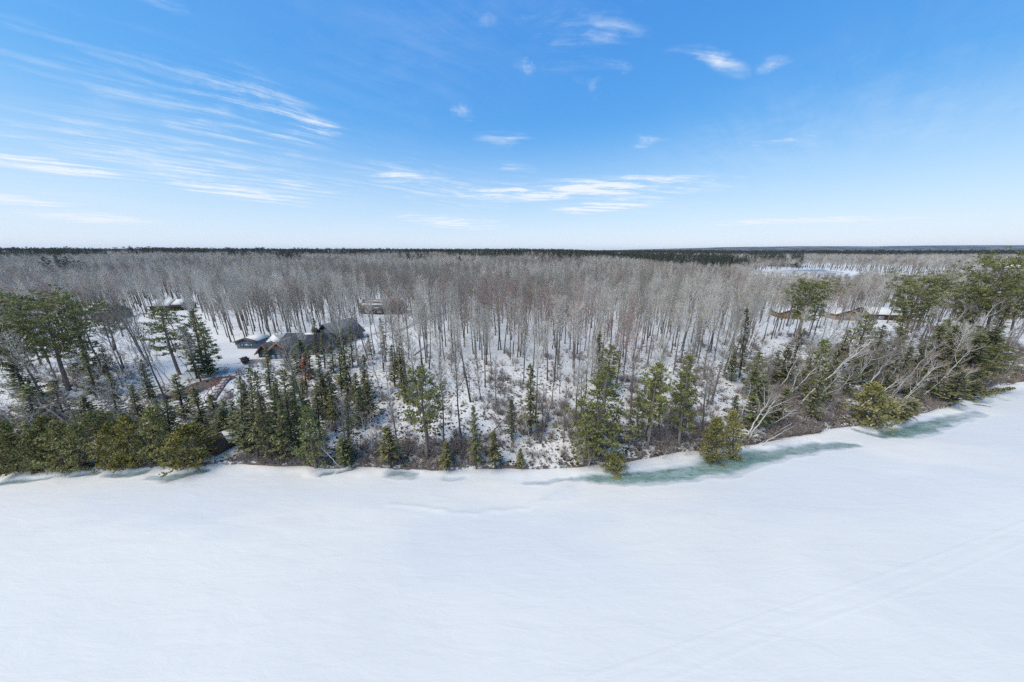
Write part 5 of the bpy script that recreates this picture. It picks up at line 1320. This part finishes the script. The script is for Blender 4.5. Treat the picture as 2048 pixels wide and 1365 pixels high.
m = (rf.rand(60000) < (0.75 * np.exp(-T / 15)) * (0.35 + 1.3 * sstep(0.4, 0.62, fbm(xs / 5 + 20, ys / 5, 3)))) & clear_of(xs, ys)
tx_, ty_ = xs[m] + rf.randn(m.sum()) * 0.4, ys[m] + rf.rand(m.sum()) * 0.4
ts_ = 0.28 + 0.72 * rf.rand(len(tx_)) ** 1.5
gn_scatter('ground_cover', tx_, ty_, ground_z(tx_, ty_) - 0.02, rf.randint(0, 4, len(tx_)), rf.rand(len(tx_)) * 6.28, ts_, ts_, TU, "dark tufts and dead leaves poking through the snow on the bank")

# ------------------------------------------------------------------ fallen wood
LOGS = [
    (-5.10, 45.98, -0.60, 51.76, 0.16, 1.20, 'broken grey log propped on the slope beside the short ice edge spruce', 0),
    (-4.90, 53.30, -2.53, 50.16, 0.12, 0.30, 'thin dark log lying across the open snowy slope', 0),
    (4.90, 45.66, 7.60, 51.82, 0.20, 3.00, 'leaning dead trunk on the slope behind the dwarf spruce', 0),
    (-28.49, 80.75, -26.29, 91.21, 0.16, 0.30, 'dark log lying on the snow among the aspens', 0),
    (-24.96, 41.35, -24.43, 42.61, 0.09, 1.20, 'bare stick jutting from the bank over the ice', 0),
    (69.25, 57.44, 71.96, 56.24, 0.12, 0.30, 'dark pole lying on the speckled snow of the point', 0),
    (109.66, 62.67, 111.97, 61.61, 0.10, 0.10, 'bare forked branch frozen into the lake ice', 0),
    (-7.43, 47.97, -10.14, 50.21, 0.08, 0.30, 'thin dark log lying across the open snowy slope', 0),
    (46.19, 47.31, 55.84, 51.51, 0.12, 1.00, 'pale fallen birch trunk over the bank brush', 1),
    (100.80, 90.50, 104.42, 87.66, 0.14, 0.30, 'dark log lying in the woods near the tan cottage', 0),
    (-2.84, 40.81, -1.75, 40.94, 0.08, 0.10, 'dark stick at the snowy ice edge', 0),
]
for (x0, y0, x1, y1, r, lift, lab, white) in LOGS:
    rs = np.random.RandomState(int(abs(x0 * 31 + y0 * 7)) + 1); m = MB()
    p0 = np.array((x0, y0, float(max(ground_z(x0, y0), 0.0)) + r * 0.5)); p1 = np.array((x1, y1, float(max(ground_z(x1, y1), 0.0)) + r * 0.5 + lift))
    P = curve(p0, p1, (rs.randn() * 0.1, rs.randn() * 0.1, 0.05), 7)
    col = np.array((0.55, 0.53, 0.50) if white else (0.11, 0.095, 0.085))
    m.tube(P, np.linspace(r, r * 0.35, 7), 7, col * (0.85 + 0.3 * rs.rand(7, 1)))
    o = link('fallen_log', None); o.location = p0; tag(o, lab, "log", "fallen logs on the snow")
    t_ = link('trunk', m.mesh('trunk', M_bark, True), o); t_.location = -p0
    b = MB(); Ln = np.linalg.norm(p1 - p0)
    for k in range(5):
        q = P[2 + k % 5]; dd = unit(rs.randn(3) + np.array([0, 0, 0.7]) + (p1 - p0) / Ln * 0.6)
        b.tube(np.stack([q, q + dd * (0.5 + 0.13 * Ln)]), np.array([r * 0.3, 0.012]), 3, col * 0.9)
    t2 = link('branches', b.mesh('branches', M_bark), o); t2.location = -p0

# ------------------------------------------------------------------ haze: the winter air over the far country
def haze():
    m = bpy.data.materials.new("winter_haze"); m.use_nodes = True; t = m.node_tree; t.nodes.clear()
    out = N(t, "ShaderNodeOutputMaterial"); v = N(t, "ShaderNodeVolumePrincipled")
    v.inputs['Color'].default_value = (0.78, 0.87, 1.0, 1); v.inputs['Density'].default_value = HAZE; v.inputs['Anisotropy'].default_value = 0.2
    t.links.new(v.outputs[0], out.inputs['Volume'])
    b = MB(); b.box(-14500, 14500, -5500, 16500, -2.2, 165)
    tag(link('haze', b.mesh('haze', m)), "pale winter haze over the far country", None, None, "stuff")
HAZE = 3e-5
haze()
